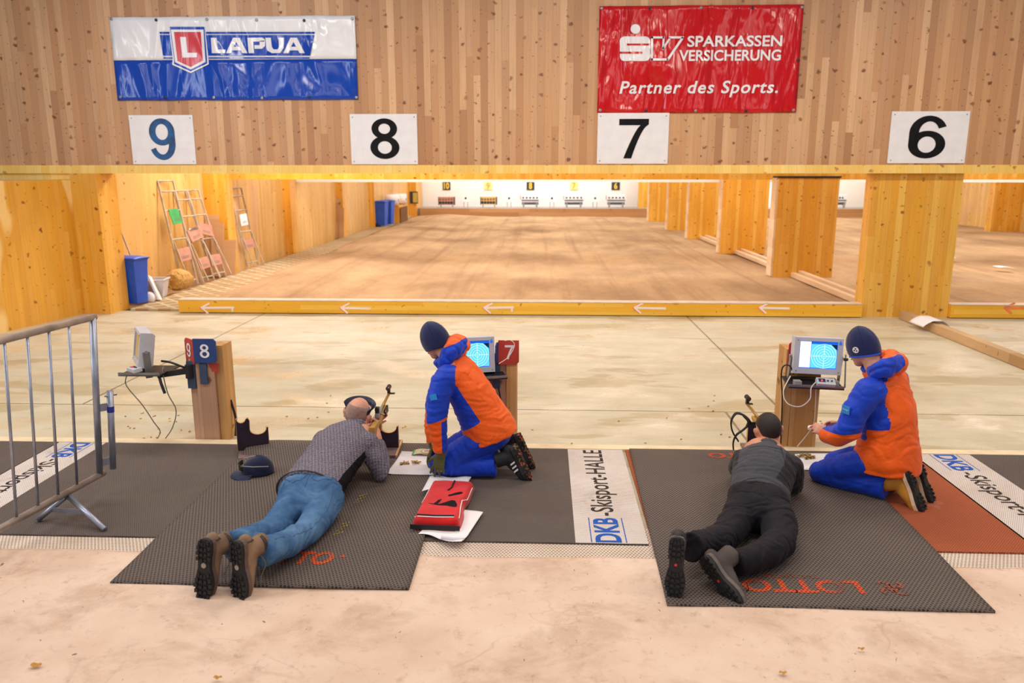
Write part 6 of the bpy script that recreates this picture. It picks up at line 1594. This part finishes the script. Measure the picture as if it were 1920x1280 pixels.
# gloves
glove = fabric('olive_glove', (92, 88, 50), .8, 200, .5, 30, .1)
g_ = MB(); hand(g_, (-.708, 5.160, .222), (-.22, .0, -1), (-.15, -.98, .1), 1, .16, 1.12, .11, .8); g_.tube([(-.708, 5.165, .27), (-.708, 5.163, .21)], [.042, .035], 14)
skin('glove', g_, glove, p3, .0045, 3)
g_ = MB(); hand(g_, (-.80, 5.462, .17), (-.35, -.35, -.85), (-.8, .3, .3), -1, .3, 1.06); g_.tube([(-.80, 5.47, .21), (-.80, 5.463, .17)], [.042, .036], 14)
skin('glove', g_, glove, p3, .0045, 3)
m = MB(); bk = (.89, 0, .46)
ellip(m, [(-.365, 5.39, .285), (-.385, 5.39, .345), (-.45, 5.39, .48), (-.54, 5.39, .65), (-.605, 5.39, .775), (-.645, 5.39, .855)], [(.214, .200), (.212, .192), (.200, .168), (.210, .156), (.187, .125), (.105, .095)], bk, 28, False)
m.ball((-.655, 5.225, .765), .095, 16); m.ball((-.645, 5.56, .765), .095, 16)
m.tube([(-.682, 5.215, .765), (-.718, 5.175, .63), (-.730, 5.165, .49), (-.720, 5.165, .35), (-.708, 5.165, .245)], [.088, .082, .074, .060, .050], 18, dome=False)
m.tube([(-.655, 5.575, .765), (-.75, 5.575, .60), (-.80, 5.56, .47), (-.81, 5.51, .32), (-.80, 5.47, .20)], [.088, .080, .072, .064, .056], 18, dome=False)
m.tube([(-.66, 5.39, .84), (-.715, 5.39, .90)], [.10, .095], 18)
fj = folds_along((-.36, 5.39, .33), (-.62, 5.39, .8), .012, 9, 3.3, 4.5)
farm = folds_along((-.67, 5.2, .76), (-.74, 5.2, .23), .008, 17, 8.3, 2.0)
def z3(p):
    arm = (p.y < 5.235 and p.x < -.60 and p.x < -.58 - (.80 - p.z) * .15) or (p.y > 5.56) or (p.x < -.70 and p.z < .6)
    if arm:
        e = p.z - (.475 + (p.x + .75) * .35)
        return max(e, min(p.x + .692, .48 - p.z, 5.6 - p.y)) if p.y < 5.4 else e
    A = V((-.60, .73)); B = V((-.43, .455)); q_ = V((p.x, p.z))
    fz = min((q_ - A).dot(V((-.846, -.533))), (q_ - B).dot(V((-.58, .81))))
    return max(fz, -.635 - p.x)
skin('jacket', m, jk, p3, .0095, 5, lambda p: (farm(p) if p.y < 5.235 else fj(p)), z3)
def hoodmesh(parent, c, f, u, w, zf):
    """hood lying in folds round the back of the neck"""
    f = V(f).normalized(); u = V(u).normalized(); l = u.cross(f).normalized(); c = V(c); m = MB()
    pts = []
    for i in range(13):
        a = R(-150 + 300 * i / 12)
        pts.append(c - f * (.085 * math.cos(a)) + l * (w * math.sin(a)) + u * (-.03 + .045 * math.cos(a)))
    m.tube(pts, [(.046 + .022 * math.cos(R(-150 + 300 * i / 12)) , .058 + .020 * math.cos(R(-150 + 300 * i / 12))) for i in range(13)], 16, up=u, dome=True)
    m.ball(c - f * .085 + u * .0, (.088, .092, .080), 18); m.ball(c - f * .06 + u * .05, (.080, .085, .048), 18)
    m.tube([c - u * .10 + f * .01, c - u * .02 + f * .03], [.10, .095], 20)
    def zz(p):
        q_ = V(p) - c; return zf(q_.dot(l), q_.dot(u), -q_.dot(f))
    return skin('hood', m, jk, parent, .0085, 4, lambda p: .008 * noi(p, 13, 2.0) - .011 * math.exp(-(noi(p, 8, 4.0) * 7) ** 2) + .004 * noi(p, 30, 1.0), zz)
hoodmesh(p3, (-.675, 5.395, .925), (-.80, 0, -.30), (-.34, 0, .94), .115, lambda l, u, b: max(min(l - .035 + u * .5, .045 - u), -l - .085))
MB().box((-.742, 5.098, .66), (.05, .006, .04), rot=(0, R(-15), R(-12))).build('sleeve_badge', plain('light_blue_badge', (40, 146, 226), .5), p3, world=True)
m = MB(); kz = Ztop
m.ball((-.345, 5.39, .325), (.13, .165, .12), 20)
for y, dy in ((5.295, 0), (5.495, 0)):
    m.tube([(-.34, y, .315), (-.47, y - .005, .265), (-.62, y - .01, .175), (-.735, y - .012, .105)], [(.095, .10), (.100, .100), (.094, .090), (.080, .077)], 18, up=kz, dome=True)
    m.tube([(-.715, y - .01, .095), (-.55, y - .012, .098), (-.42, y - .014, .102), (-.325, y - .018, .108)], [(.078, .074), (.080, .080), (.080, .082), (.080, .086)], 18, up=kz, dome=False)
skin('trousers', m, blue_t, p3, .0095, 4, folds_along((-.3, 5.3, .3), (-.75, 5.3, .1), .010, 8, 5.0, 5.0))
blk_run = plain('black_running_upper', (30, 28, 33), .75, bump=.3); spk = NT('speckled_tread'); cs_ = spk.coord()
vv = spk.n('ShaderNodeTexVoronoi'); vv.inputs['Scale'].default_value = 75; spk.setin(vv.inputs['Vector'], cs_)
SPK = spk.out(spk.ramp(spk.sep(vv.outputs['Color'])[0], [(.0, srgb(34, 28, 28)), (.62, srgb(44, 34, 32)), (.74, srgb(206, 84, 44)), (.86, srgb(110, 96, 60))], 'CONSTANT'), .8)
for hp, dy in (((-.205, 5.235, .275), 0), ((-.185, 5.45, .285), .01)):
    toe = (.40, .04, -.92); shaftd = (-.92, 0, -.30)
    T = frame(hp, toe, V(shaftd).cross(V(toe)))
    if T.to_3x3().col[2].dot(V(shaftd)) < 0: T = frame(hp, toe, V(toe).cross(V(shaftd)))
    b, S = boot(p3, T, 'run', blk_run, SPK, plain('dark_midsole', (38, 34, 36), .7), name='running_shoe', shaft=.16, dark=SPK)
    m = MB(); sg = -1 if (S @ V((0, -1, 0)) - S @ V((0, 0, 0))).y < 0 else 1
    for i in range(3):
        x = .10 + .030 * i
        m.add([S @ V((x + dx + (.012 if z_ > .05 else 0), sg * y_, z_)) for dx, y_, z_ in ((0, .0445, .030), (.012, .0445, .030), (.012, .041, .066), (0, .041, .066))], [(0, 1, 2, 3)])
    m.build('white_stripes', M['paper'], b, world=True, thick=.002)
# ---- right kneeler: faces away to the left, looking at the monitor
fd = V((-.755, .656, 0)); ld = V((-.656, -.755, 0)); bd = -fd; Zv = V((0, 0, 1))
hipc = V((2.335, 5.085, 0))
def K(a, l, z): return hipc + fd * a + ld * l + Zv * z
m = MB()
hc = K(.205, .075, 1.022); hf = V((-.42, .82, -.36)); hu = Zv * .93 + V((-.42, .82, 0)) * .30 + ld * .08
P, Rm = head(m, hc, hf, hu, 1.03, False)
m.tube([P(-.03, 0, -.05), P(-.045, 0, -.12), K(.08, 0, .84)], [.056, .060, .075], 18)
m.tube([K(.07, 0, .78), K(.04, 0, .62), K(.01, 0, .42), K(0, 0, .32)], [(.15, .09), (.15, .10), (.14, .10), (.14, .11)], 18, up=tuple(bd), dome=True)
m.tube([K(.07, .19, .78), K(.16, .27, .50), K(.345, .18, .40)], [.055, .042, .032], 12, dome=True)
hand(m, K(.345, .180, .402), fd * .75 + ld * .15 + Zv * .35, ld * .7 + Zv * .6, 1, .55, .95)
m.tube([K(.07, -.19, .78), K(.14, -.24, .50), K(.36, -.12, .40)], [.055, .042, .032], 12, dome=True)
hand(m, K(.355, -.122, .402), fd * .9 + ld * .25, ld * -.6 + Zv * .7, -1, .4, .95)
for l in (.105, -.105): m.tube([K(-.02, l, .28), K(.36, l * 1.1, .10), K(.06, l, .09)], [.08, .055, .04], 12, dome=True)
p4 = person('person kneeling at the right in orange and blue jacket, back turned, watching the monitor', (2.25, 5.15, Zk), m, SKIN)
face(p4, P, 1.03)
h, hfn = beanie(p4, P, 1.03)
cen = P(-.006, 0, .014); want = V((-.70, -.68, -.20)).normalized()
bp = max((V(hfn(i / 80, .80)) for i in range(80)), key=lambda q_: (q_ - cen).normalized().dot(want))
nb = (bp - cen).normalized(); Tb = frame(bp + nb * .002, Zv.cross(nb), nb.cross(Zv.cross(nb)))
m = MB().lathe([(.001, 0), (.021, 0), (.021, .003), (.001, .003)], 20, Tb); bd_ = m.build('badge', M['paper'], h, world=True)
m = MB()
for a in (90, 210, 330): m.ring((.009 * math.cos(R(a)), .009 * math.sin(R(a))), 0, .0055, 10, .0036, M=Tb)
m.build('badge_mark', M['scr_dark'], bd_, world=True)
m = MB()
m.tube([hfn(u / 40, .985) for u in range(41)], .005, 6); m.build('blue_rim', plain('hat_rim_blue', (24, 84, 220), .8), h, world=True)
m = MB()
ellip(m, [K(.0, 0, .205), K(.0, 0, .28), K(.01, 0, .45), K(.035, 0, .64), K(.055, 0, .775), K(.07, 0, .86)], [(.225, .212), (.228, .208), (.215, .178), (.218, .164), (.192, .130), (.105, .095)], tuple(bd), 30, False)
m.tube([K(.07, 0, .83), K(.13, .04, .93)], [.10, .098], 18); m.ball(K(.08, .20, .77), .098, 16); m.ball(K(.06, -.175, .77), .096, 16)
m.tube([K(.09, .215, .77), K(.145, .272, .63), K(.17, .285, .50), K(.255, .24, .43), K(.340, .185, .405)], [.092, .086, .080, .074, .060], 18, dome=True)
m.tube([K(.06, -.185, .77), K(.09, -.225, .63), K(.13, -.235, .50), K(.24, -.17, .43), K(.34, -.125, .405)], [.092, .086, .078, .07, .058], 18, dome=True)
fj4 = folds_along(K(0, 0, .25), K(.06, 0, .8), .012, 7, 6.1, 4.5)
def z4(p):
    q_ = V(p) - hipc; l = q_.dot(ld); a = q_.dot(fd); z = p.z
    if l > .195 or (a > .20 and z < .6 and l > .05):          # left sleeve
        e = z - (.500 - .20 * (a - .10))
        return e
    if l < -.19: return z - .54
    return min(a - .015, z - .42) if l > 0 else min(a - .02, z - .42)
skin('jacket', m, jk, p4, .0095, 5, fj4, z4)
hoodmesh(p4, K(.095, .045, .930), fd * .95 + ld * .3, Zv * .95 + fd * .3, .165, lambda l, u, b: max(min(l - .045 + u * .35, .040 - u), -l - .095))
bp = K(.145, .272, .655) + (ld * .93 + fd * .37) * .089; TBD = frame(bp, (fd * .93 - ld * .37) * -1, Zv)
MB().text('Thüringen', -.024, -.004, .048, .012, .0035, M=TBD).build('badge_lettering', M['paper'], p4, world=True)
MB().box((0, 0, 0), (.060, .052, .006), TBD).build('sleeve_badge', plain('light_blue_badge', (40, 146, 226), .5), p4, world=True)
m = MB()
m.ball(K(.0, 0, .29), (.13, .15, .11), 20)
for l in (.11, -.11):
    m.tube([K(-.03, l, .29), K(.10, l * 1.04, .245), K(.25, l * 1.08, .17), K(.385, l * 1.1, .105)], [(.095, .095), (.104, .098), (.098, .090), (.082, .077)], 18, up=(0, 0, 1), dome=True)
    m.tube([K(.365, l * 1.1, .095), K(.2, l * 1.05, .10), K(.06, l, .102), K(-.045, l, .108)], [(.08, .074), (.082, .082), (.080, .082), (.080, .086)], 18, up=(0, 0, 1), dome=False)
skin('trousers', m, blue_t, p4, .0095, 4, folds_along(K(0, .1, .3), K(.38, .1, .1), .010, 8, 9.0, 5.0))
tan_up = plain('tan_nubuck', (190, 128, 40), .8, var=.15); cream = plain('cream_midsole', (226, 194, 160), .6)
for l in (.11, -.105):
    toe = bd * .42 + Zv * -.90 + ld * (.06 if l < 0 else -.02); shaftd = fd * .92 + Zv * -.28
    hp = K(-.150, l, .262)
    T = frame(hp, toe, V(shaftd).cross(V(toe)))
    if T.to_3x3().col[2].dot(V(shaftd)) < 0: T = frame(hp, toe, V(toe).cross(V(shaftd)))
    b, S = boot(p4, T, 'hike', tan_up, M['black_rubber'], cream, name='winter_boot', shaft=.16, k=1.04)
o = thing('cartridge_box', 'small white and red box held by the right kneeling person', 'box', (1.905, 5.30, .40))
MB().box((1.905, 5.30, .415), (.075, .05, .018), rot=(0, R(-14), R(-25))).build('sleeve', M['paper'], o, world=True); MB().box((1.898, 5.285, .4255), (.05, .022, .004), rot=(0, R(-14), R(-25))).build('red_print', plain('red_print', (224, 60, 40), .5), o, world=True)
